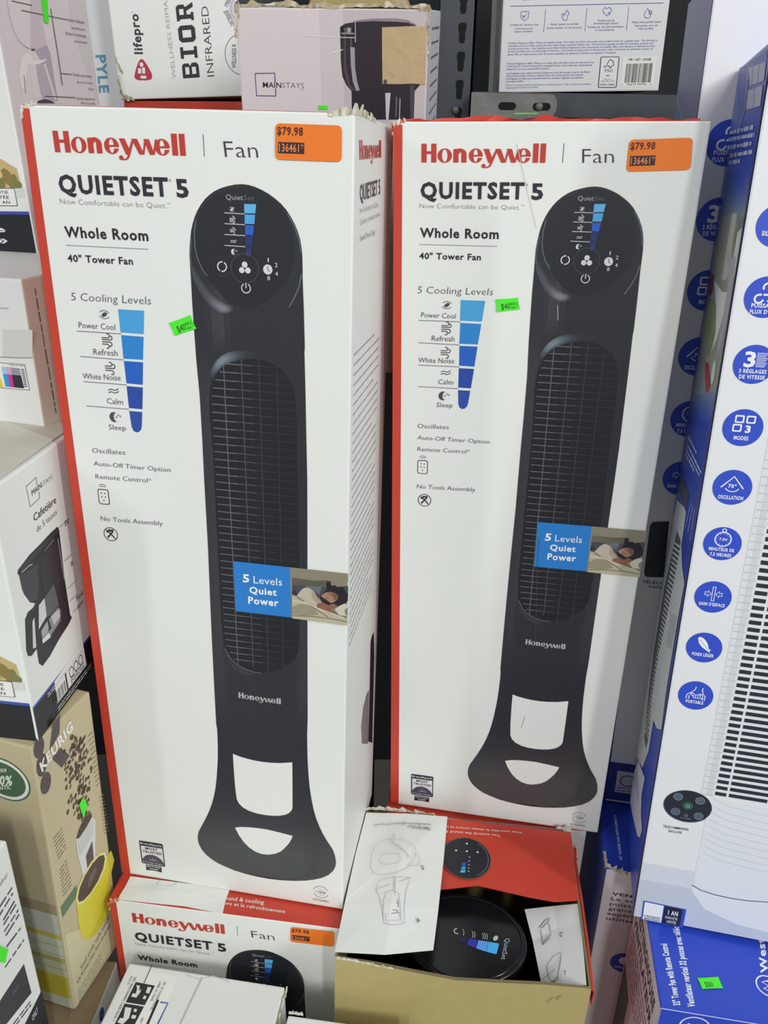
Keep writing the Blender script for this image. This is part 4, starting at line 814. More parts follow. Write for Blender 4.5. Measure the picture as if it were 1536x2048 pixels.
price_tag(H_, [(0.0480,0.0445), (0.0729,0.0506), (0.0756,0.0365), (0.0511,0.0313)], face='top', price='$3501', extra=False)
pr = Print(H_, 'left', 'side_print', base=1)
pr.q(LAV, [(.0, .0005), (.174, .0005), (.174, .88), (.0, .88)], 0)
pr.t('#34343c', 'WESTINGHOUSE', (.165, .040), (.020, .040), (.165, .021), 2, .04); pr.t('#34343c', 'VENTILATEUR', (.165, .066), (.02, .066), (.165, .050), 2, .04)
for i in range(6): scribble(pr, '#6a6a74', (.165, .080 + .012 * i), (.03, .080 + .012 * i), .004, 60 + i)
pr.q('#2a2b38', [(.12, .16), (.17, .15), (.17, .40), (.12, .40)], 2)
pr.end()
G_ = Box('tower_fan_carton', 'G', 'torn cornered tower fan carton in the dark gap, French text on its front', 'carton', 'blue and white tower fan cartons', BWH)
blue_top(G_, 0, 0, 0, [('32" TOWER FAN WITH REMOTE', (0.0233,0.0196), (0.0236,0.1025), (0.0199,0.0190), .03)])
pr = Print(G_, 'front', 'front_print', base=1)
K = '#34343c'
pr.t(K, 'VENTILATEUR', (0.0132,0.0469), ((0.0132,0.0469)[0] + .096, (0.0132,0.0469)[1]), (0.0129,0.0417), 2, .03)
for i, s in enumerate(('Le ventilateur', 'puissante', 'grandes', 'expérience', 'utilisées')):
    p = (0.0131,0.0569); yy = p[1] + .0098 * i; pr.tw(K, s, p[0] - .0005 * i, yy, .0062 * len(s), .0062, 2, .005)
x, y = (0.0478,0.1786); pr.e('#2f49b8', (x, y), .020, z=1); pr.e('#e6eaf6', (x, y - .004), .008, z=2); pr.tw('#e6eaf6', 'OSCILLATION', x - .013, y + .012, .026, .004, 3, .02)
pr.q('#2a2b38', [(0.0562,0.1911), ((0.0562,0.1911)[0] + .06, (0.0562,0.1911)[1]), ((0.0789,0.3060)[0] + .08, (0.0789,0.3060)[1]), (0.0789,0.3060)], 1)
pr.end()
shards(G_, 'torn_corner', [(-.001, .03, .0), (-.001, .005, .0), (.012, .0, .0), (.03, .0, .004)], .010, [PULP, KRAFTL], 31, normal=(-.3, -.5, .8))

# ------------------------------------------------------------------ the stack at left
GREYB = mat('coated_grey_pink_board', '#ddd4d5', .42, .03, 6)
PINKB = mat('coated_pale_pink_board', '#dcd4d6', .42, .03, 6)
TANB = mat('coated_tan_board', '#c3b693', .42, .03, 6)
def coffee_front(b, right_edge):
    """food photograph, warranty box and black band on the narrow front; u runs up to W"""
    W, H = b.W, b.H
    pr = Print(b, 'front', 'front_print', base=1)
    pr.q('#3a4fb0', [(.001, H * .826), (W - .002, H * .826), (W - .002, H * .838), (.001, H * .838)], 1); pr.q(BLACK, [(.001, H * .838), (W - .002, H * .838), (W - .002, H - .001), (.001, H - .001)], 1)
    pr.q('#c9b07a', [(.02, H * .66), (W - .03, H * .62), (W - .008, H * .66), (W - .006, H * .74), (.02, H * .76)], 1)
    rnd = random.Random(3)
    for i in range(26): pr.e(rnd.choice(('#b08f4c', '#d6bd86', '#8f7a45', '#c79f55', '#7f7e4a')), (W - .012 - rnd.random() * .09, H * (.65 + .09 * rnd.random())), .007 + .006 * rnd.random(), .005 + .004 * rnd.random(), 2, rnd.random() * 3, 12)
    pr.q('#d9dad6', [(.02, H * .745), (W - .003, H * .735), (W - .004, H * .77), (.02, H * .78)], 3)
    x1 = W - .016; pr.rr('#4a4a50', x1 - .062, H * .735, x1, H * .805, .001, 4); pr.rr('#eeeeea', x1 - .0612, H * .7375, x1 - .0008, H * .8025, .001, 5)
    for i, (s, wd) in enumerate((('GARANTIE', .036), ('LIMITÉE', .030), ('1 AN', .016))): pr.tw('#2c2d33', s, x1 - .010 - wd, H * (.757 + .0195 * i), wd, H * .0115, 6, .01)
    for i, s in enumerate(('e', 'l »')): pr.tw('#e8e8ea', s, W - .075, H * (.91 + .045 * i), .035, .008, 3, .02)
    return pr.end()
CM = dict(front=WHITE, right=WHITE, left=WHITE, top=WHITE, back=BLACK)
K_ = Box('coffee_maker_carton', 'K', 'white coffee maker carton picturing a black coffee maker, on the tan carton', 'carton', 'coffee maker cartons at left', CM)
coffee_front(K_, 0)
pr = Print(K_, 'right', 'coffee_maker_picture', base=1)
pr.q('#26282e', [(0.0173,0.0962),(0.0192,0.0935),(0.0244,0.0927),(0.0425,0.0893),(0.0665,0.0884),(0.0856,0.0869),(0.1018,0.0867),(0.1045,0.0911),(0.1003,0.1497),(0.1000,0.1972),(0.1029,0.2021),(0.0947,0.2056),(0.0692,0.2100),(0.0475,0.2161),(0.0311,0.2174),(0.0255,0.2099),(0.0258,0.1989),(0.0263,0.1919),(0.0154,0.1933),(0.0093,0.1890),(0.0082,0.1810),(0.0157,0.1488),(0.0228,0.1446),(0.0328,0.1456),(0.0379,0.1434),(0.0294,0.1373),(0.0221,0.1234),(0.0200,0.1162),(0.0194,0.0999)], 1)
pr.q('#3a4046', [(0.0194,0.0999),(0.0381,0.1037),(0.0538,0.1056),(0.0461,0.1361),(0.0416,0.1413),(0.0302,0.1375),(0.0221,0.1234),(0.0200,0.1162)], 2); pr.q('#34383e', [(0.0244,0.0927),(0.0723,0.0896),(0.1021,0.0881),(0.1027,0.0928),(0.0584,0.0952),(0.0206,0.0980)], 2); pr.q('#2d3036', [(0.0608,0.1025),(0.1000,0.0986),(0.0989,0.1488),(0.0836,0.1604),(0.0548,0.1484),(0.0562,0.1279)], 2)
pr.q('#d5d7d3', [(0.0428,0.1492),(0.0550,0.1477),(0.0543,0.1627),(0.0533,0.1693),(0.0353,0.1741)], 3); pr.q('#d5d7d3', [(0.0268,0.1586),(0.0316,0.1564),(0.0255,0.1895),(0.0194,0.1870)], 3)
pr.q('#5d5f63', [(0.0548,0.1484),(0.0770,0.1436),(0.0804,0.1715),(0.0618,0.1729),(0.0539,0.1706)], 2); pr.q('#a9aca9', [(0.0390,0.1784),(0.0532,0.1748),(0.0536,0.1844),(0.0501,0.1876),(0.0387,0.1865)], 3); pr.q('#c3c6c2', [(0.0614,0.1745),(0.0790,0.1763),(0.0789,0.1857),(0.0641,0.1875)], 3); pr.q('#8b8e8e', [(0.0564,0.1750),(0.0783,0.1730),(0.0820,0.1801),(0.0781,0.1909),(0.0553,0.1949),(0.0393,0.1897),(0.0387,0.1865),(0.0590,0.1880)], 2); pr.q('#e0e2de', [(0.0380,0.1888),(0.0522,0.1891),(0.0549,0.1965),(0.0382,0.1936)], 3)
pr.l('#b9bcbe', [(0.0239,0.0991), (0.0394,0.0994), (0.0441,0.1011)], .0012, 3); pr.l('#a9acb0', [(0.0987,0.0997), (0.0989,0.1498)], .0012, 3); pr.l('#84878b', [(0.0694,0.0993), (0.0908,0.0965)], .0012, 3)
pr.end()
pr = Print(K_, 'right', 'lettering', base=1)
pr.l('#5a5a9c', [(0.0761,0.0264), (0.0771,0.0191), (0.0570,0.0202), (0.0580,0.0430), (0.0775,0.0417), (0.0776,0.0352)], .0010, 2)
pr.t('#2c2d33', 'MAIN', (0.0645,0.0340), (0.0837,0.0330), (0.0645,0.0282), 3, .0); pr.t('#4a4b52', 'STAYS', (0.0843,0.0329), (0.1068,0.0332), (0.0844,0.0277), 3, -.018)
pr.t('#2c2d33', 'Cafetière', (0.0604,0.0609), (0.1069,0.0603), (0.0605,0.0528), 3, .005); pr.t('#3c3d44', 'de 5 tasses', (0.0624,0.0741), (0.1052,0.0730), (0.0623,0.0673), 3, -.012)
for a, c in (((0.1044,0.0892), (0.1280,0.0895)), ((0.1041,0.1305), (0.1230,0.1315)), ((0.1030,0.1644), (0.1240,0.1662)), ((0.1035,0.1810), (0.1229,0.1830)), ((0.1061,0.1972), (0.1239,0.1994))): pr.l('#55565c', [a, c], .0006, 2)
for i in range(4): pr.tw('#2c2d33', ('Ex', 'R', 'Fenê', 'pour')[i], .118, (.094, .145, .190, .200)[i], (.008, .005, .016, .015)[i], .006, 3, 0)
pr.end()
pr = Print(K_, 'right', 'bottom_band', base=1)
H = K_.H
pr.q('#3a4fb0', [(.001, H * .846), (.212, H * .846), (.212, H * .856), (.001, H * .856)], 1); pr.q(BLACK, [(.001, H * .856), (.212, H * .856), (.212, H - .001), (.001, H - .001)], 1)
pr.q('#e9e9e6', [(0.0468,0.2498),(0.1175,0.2450),(0.1187,0.2795),(0.0451,0.2786)], 3)
for i in range(13): pr.l('#2a2b30', [(.0395 + .0022 * i, H * .895), (.0395 + .0022 * i, H * .945)], .0006 + .0009 * (i % 3 == 0), 4)
pr.q('#3a2a2a', [(.069, H * .872), (.072, H * .872), (.072, H * .962), (.069, H * .962)], 4)
for i in range(3): pr.ring('#3a3b40', (.0835 + .0115 * i, H * .898), .0045, .0012, 4, .0062)
for i in range(4): scribble(pr, '#55565c', (.079, H * (.922 + .010 * i)), (.113, H * (.922 + .010 * i)), .0020, 70 + i, 4)
for i in range(2): scribble(pr, '#c9c9cc', (.030, H * (.866 + .010 * i)), (.115, H * (.866 + .010 * i)), .0020, 80 + i, 3)
for i in range(2): scribble(pr, '#c9c9cc', (.045, H * (.970 + .012 * i)), (.13, H * (.970 + .012 * i)), .0020, 84 + i, 3)
pr.end()
sheet(K_, 'top_flap', [[(.0, .02, -.0008), (.12, .004, -.0008), (.195, .0, -.0008)], [(.0, .10, -.002), (.12, .10, -.003), (.195, .10, -.002)], [(.0, .2, -.0008), (.12, .2, -.002), (.195, .2, -.0008)]], mat('worn_top_board', '#cfcbbf', .75, .1, 20, mottle=.15, mscale=25), .0008)

L_ = Box('shipping_carton', 'L', 'worn plain white carton between the two coffee maker cartons, colour patches on it', 'carton', None, dict(front=MATTE, right=mat('worn_cream_board', '#e6e2d2', .6, .05, 9, mottle=.05, mscale=20), top=MATTE, left=MATTE, back=MATTE))
pr = Print(L_, 'front', 'flap_seam', base=1); pr.l('#8f8c84', [(0.2598,0.0831), (0.2786,0.0825), (0.2993,0.0811)], .0009, 2); pr.q('#d9d9d4', [(0.2687,0.0536),(0.3043,0.0512),(0.2991,0.0804),(0.2629,0.0831)], 0); pr.end()
pr = Print(L_, 'front', 'colour_label', base=2)
pr.q('#7a7a7a', [(0.2492,0.0891),(0.2887,0.0889),(0.2897,0.1175),(0.2466,0.1177)], 0); pr.q('#eeeeea', [(0.2494,0.0897),(0.2879,0.0897),(0.2890,0.1167),(0.2471,0.1170)], 1)
for q_, c in (([(0.2596,0.0936),(0.2653,0.0934),(0.2657,0.1014),(0.2600,0.1014)], '#a9cfe6'), ([(0.2653,0.0934),(0.2710,0.0934),(0.2710,0.1015),(0.2657,0.1014)], '#d7a9d0'), ([(0.2710,0.0934),(0.2820,0.0937),(0.2819,0.1015),(0.2710,0.1015)], '#9a9aa2'), ([(0.2600,0.1014),(0.2657,0.1014),(0.2659,0.1155),(0.2605,0.1153)], '#2f9fd8'), ([(0.2657,0.1014),(0.2710,0.1015),(0.2709,0.1155),(0.2659,0.1155)], '#d0359c'), ([(0.2710,0.1015),(0.2819,0.1015),(0.2833,0.1155),(0.2709,0.1155)], '#2c2c36'), ([(0.2504,0.1069),(0.2567,0.1068),(0.2577,0.1167),(0.2506,0.1167)], '#e2d24a')): pr.q(c, q_, 2)
for i in range(9): pr.l('#6a6a70', bil_pts([(0.2832,0.0936),(0.2869,0.0937),(0.2874,0.1154),(0.2836,0.1154)], .05 + i * .105), .0014, 2)
pr.t('#3a3a40', 'TEST PATTERN', (0.2869,0.0900), (0.2694,0.0900), (0.2870,0.0914), 2, 0)
pr.t('#3a3a40', 's', (0.2707,0.0272), (0.2717,0.0272), (0.2710,0.0260), 2, 0); pr.t('#5a5a60', 'transmission.', (0.2583,0.0321), (0.2810,0.0310), (0.2586,0.0306), 2, 0)
pr.end()
pr = Print(L_, 'right', 'side_lettering', base=1)
for i in range(2): scribble(pr, '#7d776c', (.020 + .016 * i, .012 + .022 * i), (.024 + .016 * i, .150), .0030, 90 + i)
for i in range(9): scribble(pr, '#5a564e', (.048, .02 + .012 * i), (.18, .02 + .012 * i), .003, 95 + i)
pr.end()

J_ = Box('coffee_maker_carton', 'J', 'pale pinkish coffee maker carton, topmost of the left stack', 'carton', 'coffee maker cartons at left', dict(front=WHITE, right=GREYB, left=WHITE, top=WHITE, back=GREYB))
coffee_front(J_, 0)
pr = Print(J_, 'right', 'coffee_maker_picture', base=1)
pr.q('#e0d7d7', [(0.0245,0.0135),(0.1113,0.0011),(0.1086,0.0154),(0.1020,0.0982),(0.1110,0.1190),(0.0229,0.1236),(0.0225,0.0965),(0.0340,0.0731),(0.0525,0.0649),(0.0459,0.0623),(0.0346,0.0571),(0.0279,0.0468),(0.0238,0.0333)], 1)
pr.q('#d0c4ca', [(0.0701,0.0070),(0.0919,0.0039),(0.0860,0.0337),(0.0885,0.0566),(0.0652,0.0625),(0.0548,0.0647),(0.0586,0.0449)], 2); pr.q('#e1d8d8', [(0.0237,0.0181),(0.0691,0.0103),(0.0530,0.0633),(0.0417,0.0619),(0.0319,0.0565),(0.0267,0.0461),(0.0240,0.0325)], 2)
pr.q('#b3aab6', [(0.0617,0.0641),(0.0885,0.0566),(0.0925,0.0646),(0.0925,0.0970),(0.0931,0.1171),(0.0764,0.1187),(0.0729,0.0932),(0.0685,0.0717)], 3); pr.q('#ece4e2', [(0.0327,0.0772),(0.0389,0.0710),(0.0512,0.0691),(0.0551,0.0761),(0.0775,0.0726),(0.0827,0.0709),(0.0783,0.0750),(0.0632,0.0792),(0.0431,0.0812),(0.0358,0.0956),(0.0292,0.1125),(0.0229,0.1047),(0.0243,0.0907)], 4)
pr.q('#e2d9d8', [(0.0477,0.0808),(0.0585,0.0796),(0.0585,0.1152),(0.0425,0.1177)], 4); pr.q('#bdb3bd', [(0.0584,0.0800),(0.0743,0.0779),(0.0851,0.1166),(0.0611,0.1168),(0.0592,0.1025)], 3); pr.q('#e0d7d7', [(0.0742,0.0783),(0.0793,0.0771),(0.0903,0.1155),(0.0851,0.1166)], 5)
pr.q('#57505c', [(0.0547,0.0635),(0.0622,0.0626),(0.0616,0.0645),(0.0553,0.0655)], 5); pr.q('#4d434f', [(0.0512,0.1190),(0.0644,0.1165),(0.0768,0.1174),(0.0857,0.1201),(0.0489,0.1216)], 5); pr.l('#8a7d88', [(0.0324,0.0926), (0.0295,0.1117)], .0012, 6); pr.l('#7d6a7c', [(0.1078,0.0155), (0.1076,0.0295), (0.1084,0.0597), (0.1076,0.0987)], .0022, 3); pr.l('#a9a0a6', [(0.0251,0.0179), (0.0250,0.0340), (0.0279,0.0468), (0.0346,0.0571), (0.0459,0.0623), (0.0550,0.0639)], .0007, 3)
pr.q('#d4cbcc', [(0.1498,-0.0027),(0.1896,-0.0083),(0.1887,0.1170),(0.1858,0.1172),(0.1464,0.0266)], 0)
pr.end()
pr = Print(J_, 'right', 'lettering', base=8)
Kc = '#4d464e'
for s, a, c, d in (("Panier d'infusion", (0.1405,0.0248), (0.1776,0.0234), (0.1411,0.0214)), ('amovible pour', (0.1460,0.0325), (0.1770,0.0312), (0.1465,0.0297)), ('faciliter le nettoyage', (0.1314,0.0403), (0.1771,0.0388), (0.1319,0.0370)), ("et l'entretien", (0.1487,0.0472), (0.1774,0.0461), (0.1492,0.0443)),
                   ('Fenêtre permettant', (0.1343,0.0862), (0.1773,0.0856), (0.1348,0.0831)), ('de voir le niveau', (0.1407,0.0942), (0.1770,0.0931), (0.1411,0.0915)), ("d'eau", (0.1650,0.1006), (0.1771,0.1006), (0.1655,0.0978)), ('Grande capacité de', (0.1342,0.1136), (0.1775,0.1126), (0.1347,0.1106)), ('600 ml possible', (0.1426,0.1185), (0.1764,0.1178), (0.1430,0.1159))): pr.t(Kc, s, a, c, d, 2, 0)
for a, c in (((0.0476,0.0249), (0.1389,0.0234)), ((0.1082,0.0854), (0.1315,0.0850)), ((0.0661,0.1132), (0.1318,0.1115)), ((0.0327,0.0176), (0.0699,0.0171))): pr.l(Kc, [a, c], .0007, 2)
pr.end()
pr = Print(J_, 'right', 'green_marker', base=12); pr.q(GREEN, [(0.0918,-0.0009),(0.1046,-0.0028),(0.0984,0.0298),(0.0957,0.0326),(0.0909,0.0327),(0.0882,0.0306)], 1); pr.end()

R_ = Box('coffee_machine_carton', 'R', 'tall tan coffee machine carton with a yellow mug picture', 'carton', None, dict(front=TANB, right=TANB, left=TANB, top=TANB, back=TANB))
pr = Print(R_, 'right', 'lettering', base=3)
pr.t('#f0eee6', 'KEURIG', (0.0086,0.0400), (0.0662,0.0257), (0.0066,0.0273), 3, .035)
pr.end()
pr = Print(R_, 'right', 'dark_drop_pattern', base=1)
Br = '#54494a'
pr.e(Br, (0.0104,0.0077), .0085, .0125, 1, 0.1); pr.e(Br, (0.0103,0.0315), .0085, .014, 1, .1); pr.e(Br, (0.0120,0.0586), .0088, .0135, 1, .1)
pr.q(Br, [(0.0349,-0.0031),(0.0489,-0.0076),(0.0439,0.0149),(0.0242,0.0255)], 1); pr.q(Br, [(0.0262,0.0361),(0.0419,0.0334),(0.0551,0.0556),(0.0397,0.0607)], 1)
pr.end()
pr = Print(R_, 'right', 'mug_picture', base=2)
rnd = random.Random(5)
for i in range(170):
    t = rnd.random(); x = 490 + rnd.gauss(0, 1) * (22 + 32 * math.sin(math.pi * min(1, t * 1.05))); y = 235 + 520 * t
    (a, b2) = bil([(0.0492,0.0246),(0.0909,0.0578),(0.0832,0.1805),(0.0376,0.1365)], min(max((x - 410) / 170, 0), 1), t)
    pr.e(rnd.choice(('#4a3526', '#5d4330', '#3a2a20')), (a, b2), .0012 + .0014 * rnd.random(), .0022 + .0018 * rnd.random(), 1, rnd.random() * .8, 8)
pr.q('#4a3a34', [(0.0459,0.1748),(0.0536,0.1659),(0.0641,0.1595),(0.0778,0.1641),(0.0776,0.1711),(0.0662,0.1756),(0.0513,0.1790)], 3); pr.q('#d9d9d6', [(0.0452,0.1753),(0.0514,0.1785),(0.0662,0.1756),(0.0783,0.1705),(0.0831,0.1816),(0.0736,0.2389),(0.0554,0.2386),(0.0576,0.2450),(0.0484,0.2418),(0.0443,0.2015)], 2)
for i in range(9): pr.l('#a9a8a4', [bil([(0.0470,0.1772),(0.0811,0.1732),(0.0750,0.2000),(0.0467,0.2054)], (i + .5) / 9, .03), bil([(0.0470,0.1772),(0.0811,0.1732),(0.0750,0.2000),(0.0467,0.2054)], (i + .5) / 9, .97)], .0008, 3)
pr.q('#5b4a42', [(0.0577,0.2155),(0.0725,0.2054),(0.0705,0.2411),(0.0570,0.2430)], 4)
pr.q('#d8cf3c', [(0.0297,0.2595),(0.0299,0.2729),(0.0290,0.2885),(0.0287,0.3035),(0.0294,0.3200),(0.0316,0.3295),(0.0381,0.3401),(0.0484,0.3493),(0.0653,0.3522),(0.0839,0.3475),(0.0915,0.3295),(0.0961,0.3025),(0.0973,0.2808),(0.0951,0.2545),(0.0825,0.2677),(0.0605,0.2772),(0.0409,0.2759)], 3)
pr.q('#e2dc8e', [(0.0931,0.2449),(0.0957,0.2576),(0.0887,0.2704),(0.0741,0.2789),(0.0567,0.2819),(0.0410,0.2788),(0.0312,0.2706),(0.0293,0.2580),(0.0361,0.2462),(0.0494,0.2375),(0.0664,0.2338),(0.0824,0.2366)], 4); pr.q('#c9c234', [(0.0423,0.3448),(0.0549,0.3514),(0.0724,0.3518),(0.0858,0.3468),(0.0918,0.3270),(0.0961,0.3025),(0.0969,0.2833),(0.0874,0.3074),(0.0722,0.3309),(0.0533,0.3405)], 4)
pr.q('#4f423a', [(0.0900,0.2472),(0.0914,0.2554),(0.0854,0.2669),(0.0720,0.2751),(0.0560,0.2778),(0.0423,0.2751),(0.0344,0.2687),(0.0333,0.2604),(0.0390,0.2499),(0.0513,0.2417),(0.0673,0.2383),(0.0814,0.2405)], 5); pr.q('#6d5c50', [(0.0584,0.2500),(0.0720,0.2482),(0.0741,0.2560),(0.0606,0.2662),(0.0507,0.2663)], 6)
pr.q('#c7c13a', [(0.0930,0.2565),(0.1056,0.2556),(0.1095,0.2767),(0.0999,0.2922),(0.0926,0.2929)], 2)
pr.end()
pr = Print(R_, 'right', 'small_print', base=2)
for i in range(7): scribble(pr, '#8a7f66', bil([(0.0096,0.1395),(0.0255,0.1383),(0.0407,0.2043),(0.0122,0.1793)], 0, i / 7), bil([(0.0096,0.1395),(0.0255,0.1383),(0.0276,0.1753),(0.0122,0.1793)], 1, i / 7), .0022, i)
for i in range(8): scribble(pr, '#8a7f66', bil([(0.0114,0.1912),(0.0253,0.1881),(0.0288,0.2364),(0.0104,0.2369)], 0, i / 8), bil([(0.0114,0.1912),(0.0253,0.1881),(0.0288,0.2364),(0.0104,0.2369)], 1, i / 8), .0022, 10 + i)
for i in range(12): scribble(pr, '#8a8068', bil([(0.0897,0.0557),(0.0991,0.0560),(0.1027,0.1429),(0.0928,0.1429)], 0, i / 12), bil([(0.0897,0.0557),(0.0991,0.0560),(0.1027,0.1429),(0.0928,0.1429)], 1, i / 12), .0022, 20 + i)
for i in range(12): scribble(pr, '#8a8068', bil([(0.0963,0.1577),(0.1037,0.1579),(0.1067,0.2261),(0.0967,0.2230)], 0, i / 12), bil([(0.0963,0.1577),(0.1037,0.1579),(0.1067,0.2261),(0.0967,0.2230)], 1, i / 12), .0022, 40 + i)
pr.q('#5f7d5a', [(0.0040,0.2428),(0.0344,0.2399),(0.0347,0.2564),(0.0046,0.2609)], 1)
pr.t('#6a6450', 'Small pods style maker', (0.0203,0.3758), (0.0858,0.3588), (0.0198,0.3676), 2, 0); pr.t('#6a6450', 'Un format mini, haut en saveur', (0.0114,0.3893), (0.0872,0.3727), (0.0109,0.3811), 2, 0)
for i in range(4): scribble(pr, '#9a927a', bil([(0.0090,0.4028),(0.0621,0.3936),(0.0583,0.4167),(0.0082,0.4263)], 0, i / 4), bil([(0.0090,0.4028),(0.0621,0.3936),(0.0583,0.4167),(0.0082,0.4263)], 1, i / 4), .0022, 60 + i)
pr.q('#cfc9a4', [(0.0040,0.2889),(0.0889,0.3624),(0.0904,0.4123),(0.0023,0.4224)], 0)
pr.end()
pr = Print(R_, 'front', 'front_print', base=1)
W, H = R_.W, R_.H
pr.e('#4f6a4e', (0.2064,0.0556), .034, .030, 1); pr.arc('#e4e6dc', (0.2064,0.0556), .030, -140, 130, .004, 2, .026); pr.t('#e4e6dc', '100%', (0.1865,0.0696), (0.2164,0.0605), (0.1889,0.0564), 2, .03)
pr.t('#e4e6dc', 'PLASTIC', (0.1896,0.0755), (0.2137,0.0674), (0.1907,0.0695), 2, .02); pr.t('#e4e6dc', 'MADE FROM', (0.1941,0.0503), (0.2115,0.0440), (0.1950,0.0449), 2, .02)
for a, b2, col in ((.56, .60, '#a89a7c'), (.60, .68, '#c9cabb'), (.68, .70, '#c4bb5a'), (.70, .78, '#cfd0b8'), (.78, .80, '#b3ad6a'), (.80, .86, '#c7c6a4'), (.86, .955, '#c3b53e'), (.955, .998, '#c6cbb8')): pr.q(col, [(.02, H * (a + .02)), (W - .003, H * a), (W - .003, H * b2), (.02, H * (b2 + .02))], 1)
for y in (.73, .77, .83): pr.l('#a3a486', [(.02, H * (y + .02)), (W - .003, H * y)], .001, 2)
pr.end()
pr = Print(R_, 'right', 'price_tag', base=9); pr.q(GREEN, [(0.0664,0.1282),(0.0725,0.1479),(0.0620,0.1574),(0.0579,0.1323)], 1); pr.end()

S_ = Box('coffee_machine_carton', 'S', 'white and black coffee machine carton in front of the tan one', 'carton', None, dict(front=WHITE, right=WHITE, left=WHITE, top=WHITE, back=BLACK))
pr = Print(S_, 'right', 'lettering', base=1)
pr.t('#55565c', 'Coffee Maker', (0.2455,0.0386), (0.2908,0.0391), (0.2461,0.0322), 2, -.01)
for i, (a, c) in enumerate((((0.2625,0.0602), (0.2924,0.0579)), ((0.2655,0.0683), (0.2917,0.0651)), ((0.2705,0.0791), (0.2928,0.0761)), ((0.2694,0.0846), (0.2924,0.0825)), ((0.2678,0.0930), (0.2939,0.0922)), ((0.2686,0.0998), (0.2935,0.0987)), ((0.2660,0.1131), (0.2913,0.1164)), ((0.2574,0.1328), (0.2919,0.1353)))): scribble(pr, '#4a4b52', a, c, .0036, i)
pr.end()
pr = Print(S_, 'right', 'machine_picture', base=1)
pr.q('#2b2d33', [(0.2406,0.1608),(0.2838,0.1628),(0.2849,0.2110),(0.2382,0.1973),(0.2256,0.1833)], 1); pr.t('#6f7278', '900', (0.2583,0.1785), (0.2691,0.1799), (0.2587,0.1728), 3, 0)
pr.q(BLACK, [(0.2565,0.2354),(0.3005,0.2290),(0.2996,0.2897),(0.2662,0.2776)], 1); pr.t('#c9c9cc', 'ONLY', (0.2767,0.2471), (0.2882,0.2465), (0.2767,0.2391), 3, .02)
for i in range(2): scribble(pr, '#4a4b52', bil([(0.2431,0.2099),(0.2801,0.2187),(0.2801,0.2240),(0.2431,0.2150)], 0, i), bil([(0.2431,0.2099),(0.2801,0.2187),(0.2801,0.2240),(0.2431,0.2150)], 1, i), .003, i)
pr.end()
price_tag(S_, [(0.2530,0.0918), (0.2669,0.1178), (0.2584,0.1275), (0.2437,0.1051)], face='right')

U_ = Box('shipping_carton', None, 'brown topped carton with a white side, under the tan coffee machine carton', 'carton', None, dict(top=mat('brown_board', '#8d7a5d', .8, .06, 20, mottle=.1), right=MATTE, front=MATTE, left=KRAFT, back=KRAFT), pose=((-.805, .30, -1.006), (0, 0, math.radians(-3.5)), (.425, .805, .46)))
pr = Print(U_, 'right', 'blue_mark', base=1); pr.e('#3a55a8', (.40, .020), .007, .010, 1); pr.end()

# ------------------------------------------------------------------ plain white shipping cartons at the bottom edge
T_ = Box('shipping_carton', 'T', 'plain white shipping carton with a black block label', 'carton', None, dict(front=MATTE, top=MATTE, right=MATTE, left=MATTE, back=MATTE))
pr = Print(T_, 'top', 'shipping_label', base=1)
pr.q('#f0f0ec', [(0.0298,0.1774),(0.0289,0.1941),(0.0680,0.1928),(0.0703,0.1516),(0.0623,0.1133),(0.0431,0.1103)], 0)
Kd = '#2b2d33'
for q_ in ([(0.0192,0.1766),(0.0450,0.1758),(0.0428,0.1498),(0.0182,0.1500)], [(0.0178,0.1481),(0.0427,0.1481),(0.0407,0.1231),(0.0170,0.1218)]): pr.q(Kd, q_, 1)
for q_ in ([(0.0218,0.1728),(0.0265,0.1728),(0.0280,0.1661),(0.0298,0.1691),(0.0305,0.1647),(0.0284,0.1572),(0.0218,0.1576),(0.0217,0.1619),(0.0257,0.1622),(0.0247,0.1683)], [(0.0366,0.1730),(0.0417,0.1729),(0.0420,0.1648),(0.0375,0.1651)], [(0.0369,0.1613),(0.0404,0.1613),(0.0405,0.1570),(0.0370,0.1572)], [(0.0203,0.1440),(0.0285,0.1441),(0.0308,0.1316),(0.0267,0.1234),(0.0191,0.1247),(0.0203,0.1303),(0.0242,0.1305)], [(0.0322,0.1438),(0.0358,0.1437),(0.0362,0.1401),(0.0327,0.1401)], [(0.0330,0.1362),(0.0383,0.1362),(0.0385,0.1319),(0.0332,0.1320)]): pr.q('#e6e6e2', q_, 2)
pr.t('#4a4b50', 'UPC 084273009001 CASE PACK 1', (0.0146,0.1828), (0.0123,0.1261), (0.0176,0.1829), 2, 0); pr.t('#6a6b70', 'ATD 39', (0.0098,0.1831), (0.0094,0.1714), (0.0124,0.1835), 2, 0)
pr.t('#4a4b50', 'MC 29 TOWER FAN BL', (0.0541,0.1822), (0.0519,0.1452), (0.0573,0.1821), 2, 0); pr.t('#4a4b50', 'LABEL ID 176645', (0.0487,0.1819), (0.0471,0.1563), (0.0517,0.1818), 2, 0); pr.t('#4a4b50', 'DEPT', (0.0459,0.1348), (0.0455,0.1280), (0.0485,0.1349), 2, 0)
pr.l('#1f2024', [(0.0563,0.1588), (0.0559,0.1280)], .0030, 2); pr.l('#3a55b0', [(0.0603,0.1565), (0.0699,0.1568), (0.0680,0.1299)], .0018, 2)
pr.l('#3a3b40', [(0.0299,0.2023), (0.0301,0.1765)], .0010, 2)
pr.l('#c1c1be', [(0.0995,0.1959), (0.0969,0.1646), (0.0945,0.1349)], .0026, 1); pr.l('#cacac7', [(0.0776,0.1962), (0.0971,0.1927), (0.1126,0.1999), (0.1359,0.1952)], .0010, 1)
pr.end()
